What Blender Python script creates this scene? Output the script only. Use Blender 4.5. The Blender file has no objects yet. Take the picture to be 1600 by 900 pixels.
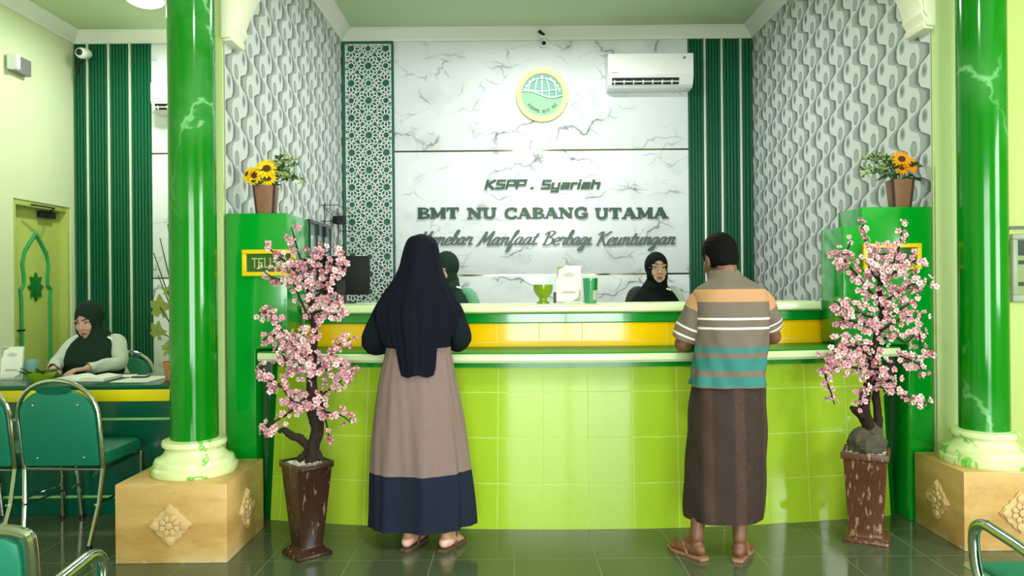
import bpy, bmesh, math, random
from mathutils import Vector, Matrix, noise
PI = math.pi
SC = bpy.context.scene
COL = SC.collection
# ------------------------------------------------------------------ camera, world, lights, exposure
CAMZ = 1.33; FPX = 1155.0; HOR = 447.0; ROLL = math.radians(0.5)
cam_d = bpy.data.cameras.new('camera'); cam = bpy.data.objects.new('camera', cam_d); COL.objects.link(cam)
cam_d.sensor_width = 36.0; cam_d.lens = FPX / 1600 * 36.0; cam_d.shift_y = -3 / 1600.0
cam.matrix_world = Matrix.Translation((0, 0, CAMZ)) @ Matrix.Rotation(PI / 2, 4, 'X') @ Matrix.Rotation(-ROLL, 4, 'Z')
cam_d.clip_start = 0.05
SC.camera = cam
vs = SC.view_settings
SC.display_settings.display_device = 'sRGB'
vs.view_transform = 'Standard'; vs.look = 'None'; vs.gamma = 1.0; vs.use_curve_mapping = False
vs.exposure = 0.20
w = bpy.data.worlds.new('world'); SC.world = w; w.use_nodes = True
w.node_tree.nodes['Background'].inputs[0].default_value = (0.86, 0.94, 1.0, 1)
w.node_tree.nodes['Background'].inputs[1].default_value = 3.0

def area(name, loc, rot, sx, sy, power, col=(1, 1, 1), shape='RECTANGLE', spread=PI):
    l = bpy.data.lights.new(name, 'AREA'); l.shape = shape; l.size = sx; l.size_y = sy
    l.energy = power; l.color = col; l.spread = spread
    o = bpy.data.objects.new(name, l); COL.objects.link(o); o.location = loc; o.rotation_euler = rot
    return o
# daylight through the open shop front behind the camera and through the side window of the hall
area('daylight_shopfront', (0.65, -3.62, 1.45), (PI / 2, 0, 0), 3.5, 2.6, 325, (0.97, 1.0, 0.96))
area('daylight_side', (4.62, 0.6, 1.9), (PI / 2, 0, PI / 2), 2.2, 1.6, 170, (0.97, 1.0, 0.97))
# ceiling lamps
area('lamp_alcove', (0.35, 5.75, 3.70), (0, 0, 0), 0.34, 0.34, 54, (0.96, 1.0, 0.97), 'DISK')
area('lamp_desk', (-3.08, 6.25, 3.70), (0, 0, 0), 0.28, 0.28, 34, (0.96, 1.0, 0.95), 'DISK')
area('added_hall_lamp', (0.3, 1.2, 3.70), (0, 0, 0), 0.34, 0.34, 46, (0.98, 1.0, 0.95), 'DISK')  # added hall light, out of view, brightens the front hall
for _c in SC.objects: pass

# ------------------------------------------------------------------ helpers
def at(px, py, d):
    """photo pixel + distance -> world point"""
    dx = px - 800.0; dy = py - HOR
    c, s = math.cos(ROLL), math.sin(ROLL)
    tx = dx * c - dy * s; ty = dx * s + dy * c
    return Vector((tx * d / FPX, d, CAMZ - ty * d / FPX))

def lin(c):
    return tuple(((v / 255.0) / 12.92 if v / 255.0 <= 0.04045 else ((v / 255.0 + 0.055) / 1.055) ** 2.4) for v in c) + (1.0,)

class NT:
    """small node-graph helper"""
    def __init__(s, name):
        s.m = bpy.data.materials.new(name); s.m.use_nodes = True
        s.t = s.m.node_tree; s.b = s.t.nodes['Principled BSDF']
    def n(s, typ, **kw):
        o = s.t.nodes.new(typ)
        for k, v in kw.items(): setattr(o, k, v)
        return o
    def put(s, inp, v):
        if isinstance(v, bpy.types.NodeSocket): s.t.links.new(v, inp)
        else: inp.default_value = v
    def f(s, op, a, b=0.0, c=None):
        o = s.n('ShaderNodeMath', operation=op); s.put(o.inputs[0], a); s.put(o.inputs[1], b)
        if c is not None: s.put(o.inputs[2], c)
        return o.outputs[0]
    def mix(s, fac, a, b):
        o = s.n('ShaderNodeMix', data_type='RGBA'); s.put(o.inputs[0], fac); s.put(o.inputs[6], a); s.put(o.inputs[7], b)
        return o.outputs[2]
    def ss(s, x, lo, hi, a=0.0, b=1.0):
        o = s.n('ShaderNodeMapRange', interpolation_type='SMOOTHSTEP'); s.put(o.inputs[0], x)
        s.put(o.inputs[1], lo); s.put(o.inputs[2], hi); s.put(o.inputs[3], a); s.put(o.inputs[4], b)
        return o.outputs[0]
    def coord(s, kind='Object', scale=(1, 1, 1), loc=(0, 0, 0)):
        tc = s.n('ShaderNodeTexCoord'); mp = s.n('ShaderNodeMapping')
        mp.inputs['Scale'].default_value = scale; mp.inputs['Location'].default_value = loc
        s.t.links.new(tc.outputs[kind], mp.inputs[0]); return mp.outputs[0]
    def noise(s, vec, scale, detail=3, rough=0.5, dist=0.0):
        o = s.n('ShaderNodeTexNoise'); s.put(o.inputs['Vector'], vec)
        o.inputs['Scale'].default_value = scale; o.inputs['Detail'].default_value = detail
        o.inputs['Roughness'].default_value = rough; o.inputs['Distortion'].default_value = dist
        return o.outputs[0]
    def bump(s, h, strength=0.3, dist=0.01):
        o = s.n('ShaderNodeBump'); o.inputs['Strength'].default_value = strength; o.inputs['Distance'].default_value = dist
        s.put(o.inputs['Height'], h); s.t.links.new(o.outputs[0], s.b.inputs['Normal'])
    def fin(s, col, rough=0.5, metal=0.0, spec=0.5, coat=0.0):
        s.put(s.b.inputs['Base Color'], col); s.put(s.b.inputs['Roughness'], rough)
        s.b.inputs['Metallic'].default_value = metal; s.b.inputs['Specular IOR Level'].default_value = spec
        s.b.inputs['Coat Weight'].default_value = coat; s.b.inputs['Coat Roughness'].default_value = 0.03
        return s.m

def plain(name, c, rough=0.5, metal=0.0, spec=0.5, coat=0.0, var=0.06, sc=9.0, bump=0.0, bs=200.0):
    t = NT(name); co = t.coord()
    nz = t.noise(co, sc, 3)
    c0 = lin(c); a = tuple(v * (1 - var) for v in c0[:3]) + (1,); b = tuple(min(1, v * (1 + var)) for v in c0[:3]) + (1,)
    col = t.mix(nz, a, b)
    if bump: t.bump(t.noise(co, bs, 2), bump, 0.002)
    return t.fin(col, rough, metal, spec, coat)

def emis(name, c, strength):
    t = NT(name); t.b.inputs['Emission Color'].default_value = lin(c); t.b.inputs['Emission Strength'].default_value = strength
    return t.fin(lin(c), 0.4)

WLOC = {}
class MB:
    def __init__(s): s.v = []; s.f = []; s.m = []; s.u = []
    def add(s, vs_, fs, mi=0, uv=None):
        o = len(s.v); s.v += [Vector(p) for p in vs_]
        for k, f in enumerate(fs):
            s.f.append(tuple(i + o for i in f)); s.m.append(mi); s.u.append(uv[k] if uv else None)
        return s
    def box(s, x0, x1, y0, y1, z0, z1, mi=0, M=None):
        p = [Vector((x, y, z)) for z in (z0, z1) for y in (y0, y1) for x in (x0, x1)]
        if M is not None: p = [M @ q for q in p]
        return s.add(p, [(0, 2, 3, 1), (4, 5, 7, 6), (0, 1, 5, 4), (2, 6, 7, 3), (0, 4, 6, 2), (1, 3, 7, 5)], mi)
    def loft(s, rings, mi=0, cap0=True, cap1=True, uv=None, ring_mi=None, loop=False):
        n = len(rings[0]); o = len(s.v)
        for r in rings: s.v += [Vector(p) for p in r]
        m = len(rings)
        for i in range(m - (0 if loop else 1)):
            i2 = (i + 1) % m
            for j in range(n):
                k = (j + 1) % n
                s.f.append((o + i * n + j, o + i * n + k, o + i2 * n + k, o + i2 * n + j))
                s.m.append(ring_mi[i] if ring_mi else mi)
                if uv: s.u.append([(j / n, uv[i]), ((j + 1) / n, uv[i]), ((j + 1) / n, uv[i2]), (j / n, uv[i2])])
                else: s.u.append(None)
        if not loop:
            if cap0: s.f.append(tuple(o + j for j in range(n))[::-1]); s.m.append(ring_mi[0] if ring_mi else mi); s.u.append([(0, uv[0])] * n if uv else None)
            if cap1: s.f.append(tuple(o + (m - 1) * n + j for j in range(n))); s.m.append(ring_mi[-1] if ring_mi else mi); s.u.append([(0, uv[-1])] * n if uv else None)
        return s
    def tube(s, pts, r, n=8, mi=0, closed=False, cap=True):
        pts = [Vector(p) for p in pts]; m = len(pts)
        rr = r if isinstance(r, (list, tuple)) else [r] * m
        rings = []; ref = None
        for i, p in enumerate(pts):
            if closed: t = (pts[(i + 1) % m] - pts[i - 1])
            else: t = (pts[min(i + 1, m - 1)] - pts[max(i - 1, 0)])
            t = t.normalized() if t.length > 1e-9 else Vector((0, 0, 1))
            if ref is None:
                ref = t.orthogonal().normalized()
            ref = (ref - t * ref.dot(t))
            ref = ref.normalized() if ref.length > 1e-6 else t.orthogonal().normalized()
            b = t.cross(ref)
            rings.append([p + ref * (math.cos(2 * PI * k / n) * rr[i]) + b * (math.sin(2 * PI * k / n) * rr[i]) for k in range(n)])
        return s.loft(rings, mi, cap, cap, loop=closed)
    def capsule(s, a, b, ra, rb, n=12, mi=0):
        a = Vector(a); b = Vector(b); d = b - a; L = d.length
        d = d.normalized() if L > 1e-9 else Vector((0, 0, 1))
        x = d.orthogonal().normalized(); y = d.cross(x); rings = []
        for ph in (-85, -60, -30, 0): 
            q = math.radians(ph); rings.append([a + d * (ra * math.sin(q)) + (x * math.cos(2 * PI * k / n) + y * math.sin(2 * PI * k / n)) * (ra * math.cos(q)) for k in range(n)])
        for ph in (0, 30, 60, 85):
            q = math.radians(ph); rings.append([b + d * (rb * math.sin(q)) + (x * math.cos(2 * PI * k / n) + y * math.sin(2 * PI * k / n)) * (rb * math.cos(q)) for k in range(n)])
        return s.loft(rings, mi)
    def ell(s, c, r, M=None, n=16, m=10, mi=0):
        c = Vector(c); rings = []
        for i in range(m + 1):
            q = -PI / 2 + PI * (i + 0.02) / (m + 0.04)
            ring = [Vector((r[0] * math.cos(q) * math.cos(2 * PI * k / n), r[1] * math.cos(q) * math.sin(2 * PI * k / n), r[2] * math.sin(q))) for k in range(n)]
            rings.append([c + (M @ p if M is not None else p) for p in ring])
        return s.loft(rings, mi)
    def lathe(s, prof, c=(0, 0, 0), n=32, mi=0, sq=False, cap=True):
        c = Vector(c); rings = []
        for (r, z) in prof:
            rings.append([c + Vector((r * math.cos(2 * PI * k / n), r * math.sin(2 * PI * k / n), z)) for k in range(n)])
        return s.loft(rings, mi, cap, cap)
    def frust(s, prof, c=(0, 0, 0), rot=0.0, mi=0):
        """square section, prof = (half, z)"""
        c = Vector(c); R = Matrix.Rotation(rot, 3, 'Z')
        rings = [[c + R @ Vector((h * a, h * b, z)) for a, b in ((-1, -1), (1, -1), (1, 1), (-1, 1))] for h, z in prof]
        return s.loft(rings, mi)
    def prism(s, poly, f0, f1, mi=0):
        """poly mapped by two functions to front and back 3-D points"""
        n = len(poly); a = [f0(*p) for p in poly]; b = [f1(*p) for p in poly]
        fs = [tuple(range(n))[::-1], tuple(range(n, 2 * n))] + [(i, (i + 1) % n, n + (i + 1) % n, n + i) for i in range(n)]
        return s.add(a + b, fs, mi)
    def build(s, name, mats, parent=None, bevel=0.0, smooth=35, seg=2, fixn=True, local=False):
        if not isinstance(mats, (list, tuple)): mats = [mats]
        org = Vector((0, 0, 0))
        if parent is not None: org = WLOC[parent.name]
        elif not local:
            xs = [p.x for p in s.v]; ys = [p.y for p in s.v]; zs = [p.z for p in s.v]
            org = Vector(((min(xs) + max(xs)) / 2, (min(ys) + max(ys)) / 2, min(zs)))
        if local: org = Vector((0, 0, 0))
        me = bpy.data.meshes.new(name)
        me.from_pydata([p - org for p in s.v], [], s.f)
        for m in mats: me.materials.append(m)
        me.polygons.foreach_set('material_index', s.m)
        if any(u is not None for u in s.u):
            ul = me.uv_layers.new(name='UVMap'); i = 0
            for f, u in zip(s.f, s.u):
                for k in range(len(f)):
                    ul.data[i].uv = u[k] if u else (0, 0)
                    i += 1
        if fixn or bevel:
            bm = bmesh.new(); bm.from_mesh(me)
            if fixn: bmesh.ops.recalc_face_normals(bm, faces=bm.faces)
            if bevel:
                ed = [e for e in bm.edges if e.is_manifold and e.calc_face_angle(0) > math.radians(30)]
                bmesh.ops.bevel(bm, geom=ed, offset=bevel, segments=seg, affect='EDGES', profile=0.5, clamp_overlap=True)
            bm.to_mesh(me); bm.free()
        if smooth:
            me.polygons.foreach_set('use_smooth', [True] * len(me.polygons))
            me.set_sharp_from_angle(angle=math.radians(smooth))
        o = bpy.data.objects.new(name, me); COL.objects.link(o)
        if parent is not None: o.parent = parent; WLOC[o.name] = org.copy()
        else: o.location = org; WLOC[o.name] = org.copy()
        return o

def tag(o, label, cat, group=None, kind=None):
    o['label'] = label; o['category'] = cat
    if group: o['group'] = group
    if kind: o['kind'] = kind
    return o
def struct(o, label=None):
    o['kind'] = 'structure'
    if label: o['label'] = label
    return o
def thing(name, label, cat, loc=(0, 0, 0), group=None, rz=0.0):
    o = bpy.data.objects.new(name, None); COL.objects.link(o); o.location = loc; o.rotation_euler = (0, 0, rz)
    o.empty_display_size = 0.1
    WLOC[o.name] = Vector(loc); return tag(o, label, cat, group)
def dup(root, loc, rz, label, group=None):
    r = root.copy(); COL.objects.link(r); r.location = loc; r.rotation_euler = (0, 0, rz); r['label'] = label
    if group: r['group'] = group
    for ch in list(root.children):
        c = ch.copy(); COL.objects.link(c); c.parent = r
        for g in list(ch.children):
            d = g.copy(); COL.objects.link(d); d.parent = c
    return r
def crom(pts, n):
    """Catmull-Rom through tuples"""
    out = []; m = len(pts)
    for i in range(m - 1):
        p0 = pts[max(i - 1, 0)]; p1 = pts[i]; p2 = pts[i + 1]; p3 = pts[min(i + 2, m - 1)]
        for k in range(n):
            t = k / n
            out.append(tuple(0.5 * (2 * b + (c - a) * t + (2 * a - 5 * b + 4 * c - d) * t * t + (3 * b - a - 3 * c + d) * t ** 3) for a, b, c, d in zip(p0, p1, p2, p3)))
    out.append(tuple(pts[-1])); return out
def lerp(a, b, t): return a + (b - a) * t

# ------------------------------------------------------------------ materials
def tile_mat(name, c, joint, rough=0.08, size=0.25, w=0.004, var=0.05, coord='UV', bumpy=0.25, spec=0.5, cloud=1.5):
    t = NT(name); co = t.coord(coord)
    sx = t.n('ShaderNodeSeparateXYZ'); t.t.links.new(co, sx.inputs[0])
    def line(v):
        fr = t.f('FRACT', t.f('ADD', t.f('DIVIDE', v, size), 100.0)); d = t.f('MINIMUM', fr, t.f('SUBTRACT', 1.0, fr))
        return t.ss(d, w / size * 0.5, w / size)
    k = t.f('MULTIPLY', line(sx.outputs[0]), line(sx.outputs[1]))
    c0 = lin(c); nz = t.noise(co, cloud, 4)
    base = t.mix(nz, tuple(v * (1 - var) for v in c0[:3]) + (1,), tuple(min(1, v * (1 + var)) for v in c0[:3]) + (1,))
    col = t.mix(k, lin(joint), base)
    t.bump(t.f('ADD', t.f('MULTIPLY', k, 0.4), t.f('MULTIPLY', t.noise(co, 3.5, 1), 0.35)), bumpy, 0.004)
    return t.fin(col, t.ss(k, 0, 1, 0.5, rough), 0, spec)

M = {}
M['lime'] = tile_mat('lime_tile', (158, 190, 44), (180, 202, 96), 0.09, w=0.003)
M['yellow'] = tile_mat('yellow_tile', (246, 194, 2), (232, 200, 70), 0.10, w=0.003)
M['floor'] = tile_mat('floor_tile', (82, 92, 70), (124, 132, 108), 0.10, 0.40, 0.003, 0.16, 'Object', 0.08, cloud=4)
M['cream'] = plain('cream_tile', (222, 236, 186), 0.16, spec=0.5)
M['green'] = plain('green_gloss', (0, 138, 38), 0.14, coat=0.4, var=0.05)
M['unit'] = plain('unit_green_paint', (0, 148, 36), 0.16, var=0.04, coat=0.3)
M['ledge'] = plain('green_ledge', (0, 134, 40), 0.42, var=0.05, spec=0.3)
M['trim'] = plain('dark_green_trim', (0, 112, 30), 0.2)
M['wall_l'] = plain('pale_lime_paint', (214, 224, 184), 0.7, var=0.03, sc=1.5)
M['wall_r'] = plain('lime_paint', (188, 204, 120), 0.65, var=0.03, sc=1.5)
M['pil'] = plain('pilaster_paint', (206, 224, 158), 0.6, var=0.03, sc=2)
M['ceil'] = plain('sage_ceiling_paint', (200, 216, 176), 0.75, var=0.03, sc=1.5)
M['crown'] = plain('white_plaster', (238, 238, 228), 0.6, var=0.03)
M['corbel'] = plain('cream_plaster', (244, 242, 214), 0.5, var=0.03)
M['slat'] = plain('dark_green_slat', (6, 88, 56), 0.3, var=0.10, sc=14)
M['strip'] = plain('pale_strip', (214, 220, 206), 0.35, metal=0.3)
M['goldstrip'] = plain('polished_strip', (120, 112, 90), 0.12, metal=1.0)
M['board'] = plain('green_board', (20, 92, 66), 0.4, var=0.05)
M['white'] = plain('white_gloss_board', (240, 243, 240), 0.35, var=0.02)
M['acw'] = plain('white_plastic', (240, 241, 238), 0.3, var=0.02)
M['grey'] = plain('grey_plastic', (120, 124, 124), 0.4)
M['black'] = plain('black_plastic', (14, 15, 15), 0.35)
M['darkglass'] = plain('dark_screen', (8, 15, 12), 0.55, spec=0.25)
M['chrome'] = plain('chrome', (200, 203, 200), 0.10, metal=1.0, var=0.02)
M['teal'] = plain('teal_vinyl', (0, 112, 84), 0.55, var=0.07, bump=0.15, bs=400)
M['desk'] = plain('dark_teal_laminate', (0, 84, 62), 0.22, var=0.08, sc=4)
M['deskyel'] = plain('yellow_laminate', (240, 218, 6), 0.3)
M['paleline'] = plain('pale_green_line', (150, 196, 120), 0.35)
M['door'] = plain('yellow_green_paint', (176, 190, 96), 0.45, var=0.06, sc=3)
M['doorgreen'] = plain('door_green_moulding', (40, 150, 84), 0.35)
M['pot'] = None
M['gold'] = plain('yellow_frame', (236, 206, 10), 0.4)
M['olive'] = plain('olive_sign_face', (44, 92, 20), 0.4)
M['signtext'] = plain('sign_letters', (170, 186, 110), 0.4)
M['txt'] = plain('letter_green', (10, 66, 44), 0.35, var=0.05)
M['txtgrey'] = plain('letter_grey_green', (60, 84, 76), 0.4, var=0.08)
M['paper'] = plain('paper', (234, 234, 224), 0.7, var=0.03)
M['papergrey'] = plain('grey_print', (150, 152, 146), 0.7)
M['sage'] = plain('sage_print', (150, 160, 130), 0.7)
M['bowl'] = plain('green_ceramic', (122, 152, 22), 0.15, var=0.05)
M['dkgreen'] = plain('dark_green_plastic', (40, 84, 34), 0.4)
M['bark'] = plain('bark', (46, 37, 32), 0.9, spec=0.15, var=0.4, sc=40, bump=0.8, bs=60)
M['rock'] = plain('grey_stone', (78, 72, 62), 0.9, var=0.35, sc=25, bump=0.8, bs=50)
M['pebble'] = plain('white_pebbles', (196, 186, 172), 0.8, var=0.4, sc=120, bump=0.9, bs=120)
M['wood'] = plain('vase_wood', (134, 92, 68), 0.5, var=0.25, sc=20)
M['woodd'] = plain('vase_wood_dark', (52, 30, 24), 0.5)
M['petal_y'] = plain('sunflower_yellow', (250, 206, 8), 0.6, var=0.08)
M['petal_o'] = plain('sunflower_orange', (240, 160, 10), 0.6, var=0.1)
M['disc'] = plain('sunflower_disc', (84, 46, 16), 0.8, var=0.3, sc=200)
M['leaf'] = plain('leaf_green', (46, 84, 34), 0.6, var=0.25, sc=30)
M['leafpale'] = plain('leaf_pale_green', (150, 168, 102), 0.65, var=0.15, sc=30)
M['leafolive'] = plain('leaf_olive', (136, 146, 62), 0.6, var=0.2, sc=20)
M['pink1'] = plain('blossom_pink', (202, 144, 156), 0.7, var=0.10, sc=60)
M['pink2'] = plain('blossom_pale', (224, 194, 194), 0.7, var=0.06, sc=60)
M['pink3'] = plain('blossom_deep', (156, 84, 100), 0.7, var=0.10, sc=60)
M['skin1'] = plain('skin_tan', (182, 134, 106), 0.55, var=0.05)
M['skin2'] = plain('skin_brown', (114, 73, 52), 0.5, var=0.06)
M['skin3'] = plain('skin_warm', (196, 152, 128), 0.55, var=0.04)
M['sole'] = plain('pale_heel', (216, 176, 160), 0.6)
M['lips'] = plain('lips', (158, 84, 78), 0.45)
M['brow'] = plain('dark_brow', (48, 36, 30), 0.8)
M['eyew'] = plain('eye_white', (226, 222, 214), 0.3)
M['hair'] = plain('black_hair', (12, 10, 9), 0.8, spec=0.1, var=0.4, sc=120, bump=0.6, bs=250)
M['navy'] = plain('navy_cloth', (17, 18, 31), 0.9, var=0.06, bump=0.3, bs=500, spec=0.12)
M['navy2'] = plain('navy_hem_cloth', (30, 38, 54), 0.9, var=0.08, bump=0.3, bs=500, spec=0.12)
M['slate'] = plain('dark_slate_cloth', (20, 28, 34), 0.9, var=0.08, bump=0.3, bs=500, spec=0.12)
M['taupe'] = plain('taupe_cloth', (130, 107, 104), 0.95, var=0.06, sc=30, bump=0.3, bs=600)
M['hijab_g'] = plain('dark_green_hijab', (30, 50, 40), 0.9, var=0.07, bump=0.25, bs=500, spec=0.12)
M['hijab_b'] = plain('black_green_hijab', (14, 21, 19), 0.9, var=0.07, bump=0.25, bs=500, spec=0.12)
M['blouse'] = plain('pale_grey_blouse', (196, 202, 190), 0.8, var=0.05)
M['blouse_g'] = plain('mint_green_blouse', (92, 156, 122), 0.8, var=0.05)
M['vest'] = plain('dark_uniform', (20, 28, 26), 0.8)
M['skirt'] = plain('dark_skirt', (24, 34, 32), 0.85)
M['sandal'] = plain('brown_rubber', (86, 62, 46), 0.6)
M['sandal2'] = plain('tan_rubber', (150, 104, 78), 0.6)
M['glassmetal'] = plain('glasses_metal', (150, 146, 138), 0.45, metal=1.0)
M['terracotta'] = plain('terracotta', (196, 122, 66), 0.7)

def m_glass(name, tint=(200, 225, 215), alpha=0.25):
    t = NT(name); t.b.inputs['Alpha'].default_value = alpha
    return t.fin(lin(tint), 0.03, spec=0.6)
M['glass'] = m_glass('partition_glass', (150, 196, 184), 0.35)
M['tumbler'] = m_glass('green_glass', (70, 160, 110), 0.82)
M['acrylic'] = m_glass('clear_acrylic', (235, 240, 238), 0.35)
M['clearglass'] = m_glass('pale_blue_glass', (150, 190, 190), 0.55)

def m_marble():
    t = NT('white_marble'); co = t.coord('Object', (1, 1, 1), (3.1, 0, 1.7))
    wv = t.n('ShaderNodeVectorMath', operation='ADD'); t.t.links.new(co, wv.inputs[0])
    nn = t.n('ShaderNodeTexNoise'); nn.inputs['Scale'].default_value = 2.6; nn.inputs['Detail'].default_value = 5
    t.t.links.new(co, nn.inputs[0])
    sc = t.n('ShaderNodeVectorMath', operation='SCALE'); sc.inputs[3].default_value = 0.55; t.t.links.new(nn.outputs[1], sc.inputs[0])
    t.t.links.new(sc.outputs[0], wv.inputs[1])
    def vein(scale, wd, dx):
        mp = t.n('ShaderNodeMapping'); mp.inputs['Rotation'].default_value = (0, 0.75, 0); mp.inputs['Scale'].default_value = (scale * 0.55, 1, scale * 1.25)
        mp.inputs['Location'].default_value = (dx, 0.3, dx * 0.7); t.t.links.new(wv.outputs[0], mp.inputs[0])
        v = t.n('ShaderNodeTexVoronoi', feature='DISTANCE_TO_EDGE'); v.inputs['Scale'].default_value = 1.0
        t.t.links.new(mp.outputs[0], v.inputs[0])
        return t.ss(v.outputs[0], 0.0, wd, 1.0, 0.0)
    mask = t.ss(t.noise(co, 1.9, 2), 0.44, 0.62)
    mask2 = t.ss(t.noise(co, 3.1, 2), 0.46, 0.66)
    v1 = t.f('MULTIPLY', vein(1.7, 0.020, 1.0), mask); v2 = t.f('MULTIPLY', vein(3.4, 0.030, 5.0), mask2)
    soft = t.f('MULTIPLY', t.f('MULTIPLY', vein(1.7, 0.20, 1.0), mask), 0.20)
    k = t.f('MINIMUM', t.f('ADD', t.f('ADD', t.f('MULTIPLY', v1, 0.75), t.f('MULTIPLY', v2, 0.5)), soft), 1.0)
    return t.fin(t.mix(k, lin((228, 231, 235)), lin((96, 97, 106))), 0.16)
M['marble'] = m_marble()

def m_column(seed):
    t = NT('green_marble_column'); co = t.coord('Object', (1, 1, 1), (seed, seed * 0.7, seed * 1.3))
    nn = t.n('ShaderNodeTexNoise'); nn.inputs['Scale'].default_value = 9; nn.inputs['Detail'].default_value = 6; t.t.links.new(co, nn.inputs[0])
    sc = t.n('ShaderNodeVectorMath', operation='SCALE'); sc.inputs[3].default_value = 0.16; t.t.links.new(nn.outputs[1], sc.inputs[0])
    ad = t.n('ShaderNodeVectorMath', operation='ADD'); t.t.links.new(co, ad.inputs[0]); t.t.links.new(sc.outputs[0], ad.inputs[1])
    mp = t.n('ShaderNodeMapping'); mp.inputs['Rotation'].default_value = (0.3, 0.6, 0); mp.inputs['Scale'].default_value = (3.2, 3.2, 1.15); t.t.links.new(ad.outputs[0], mp.inputs[0])
    v = t.n('ShaderNodeTexVoronoi', feature='DISTANCE_TO_EDGE'); v.inputs['Scale'].default_value = 0.62; t.t.links.new(mp.outputs[0], v.inputs[0])
    k = t.ss(v.outputs[0], 0.0, 0.016, 1, 0); mask = t.ss(t.noise(co, 1.6, 2), 0.42, 0.58)
    halo = t.f('MULTIPLY', t.ss(v.outputs[0], 0.0, 0.16, 1, 0), 0.14)
    kk = t.f('MINIMUM', t.f('MULTIPLY', t.f('ADD', t.f('MULTIPLY', k, 0.6), halo), mask), 1.0)
    return t.fin(t.mix(kk, lin((0, 122, 12)), lin((140, 204, 140))), 0.12, coat=0.0, spec=0.42)
M['col1'] = m_column(1.3); M['col2'] = m_column(4.7)

def m_colbase():
    t = NT('cream_marbled_base'); co = t.coord()
    nn = t.noise(co, 2.6, 4, 0.55, 1.0)
    k = t.ss(t.f('ABSOLUTE', t.f('SUBTRACT', nn, 0.57)), 0.0, 0.035, 1, 0)
    return t.fin(t.mix(k, lin((228, 240, 182)), lin((110, 200, 70))), 0.2, coat=0.2)
M['colbase'] = m_colbase()
def m_stone():
    t = NT('tan_sandstone'); co = t.coord('Object'); sx = t.n('ShaderNodeSeparateXYZ'); t.t.links.new(co, sx.inputs[0])
    n1 = t.noise(t.coord('Object', (1.6, 1.6, 5)), 1.9, 4, 0.55); n2 = t.noise(co, 9, 4); n3 = t.noise(co, 30, 3)
    course = t.f('FLOOR', t.f('DIVIDE', t.f('ADD', sx.outputs[2], 0.0), 0.195))
    col = t.mix(t.ss(n1, 0.32, 0.70), lin((188, 144, 82)), lin((216, 176, 112)))
    col = t.mix(t.f('MULTIPLY', course, 0.22), col, lin((222, 184, 122)))
    col = t.mix(t.ss(n2, 0.52, 0.74, 0, 0.45), col, lin((210, 180, 128)))
    col = t.mix(t.ss(n3, 0.60, 0.72, 0, 0.25), col, lin((170, 126, 72)))
    wear = t.f('MULTIPLY', t.ss(sx.outputs[2], 0.0, 0.05, 1, 0), t.ss(n2, 0.42, 0.58))
    col = t.mix(t.f('MULTIPLY', wear, 0.6), col, lin((222, 204, 170)))
    return t.fin(col, 0.32)
M['stone'] = m_stone()
M['carve'] = plain('carved_sandstone', (214, 180, 128), 0.6, var=0.12, sc=40)
def m_pot():
    t = NT('dark_brown_glaze'); co = t.coord('Object', (1, 1, 1))
    mp = t.n('ShaderNodeMapping'); mp.inputs['Rotation'].default_value = (0.5, 0.5, 0.3); mp.inputs['Scale'].default_value = (60, 60, 14); t.t.links.new(co, mp.inputs[0])
    s = t.ss(t.noise(mp.outputs[0], 1.0, 2), 0.61, 0.69)
    return t.fin(t.mix(s, t.mix(t.noise(co, 8, 3), lin((34, 20, 16)), lin((64, 38, 28))), lin((122, 96, 84))), 0.22)
M['pot'] = m_pot()
def m_pot2():
    t = NT('red_brown_pot'); co = t.coord('Object', (1, 1, 1))
    mp = t.n('ShaderNodeMapping'); mp.inputs['Rotation'].default_value = (0.5, 0.5, 0.3); mp.inputs['Scale'].default_value = (70, 70, 20); t.t.links.new(co, mp.inputs[0])
    s = t.ss(t.noise(mp.outputs[0], 1.0, 2), 0.57, 0.68)
    return t.fin(t.mix(s, t.mix(t.noise(co, 8, 3), lin((78, 44, 30)), lin((112, 66, 46))), lin((170, 134, 110))), 0.35)
M['pot2'] = m_pot2()

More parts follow.
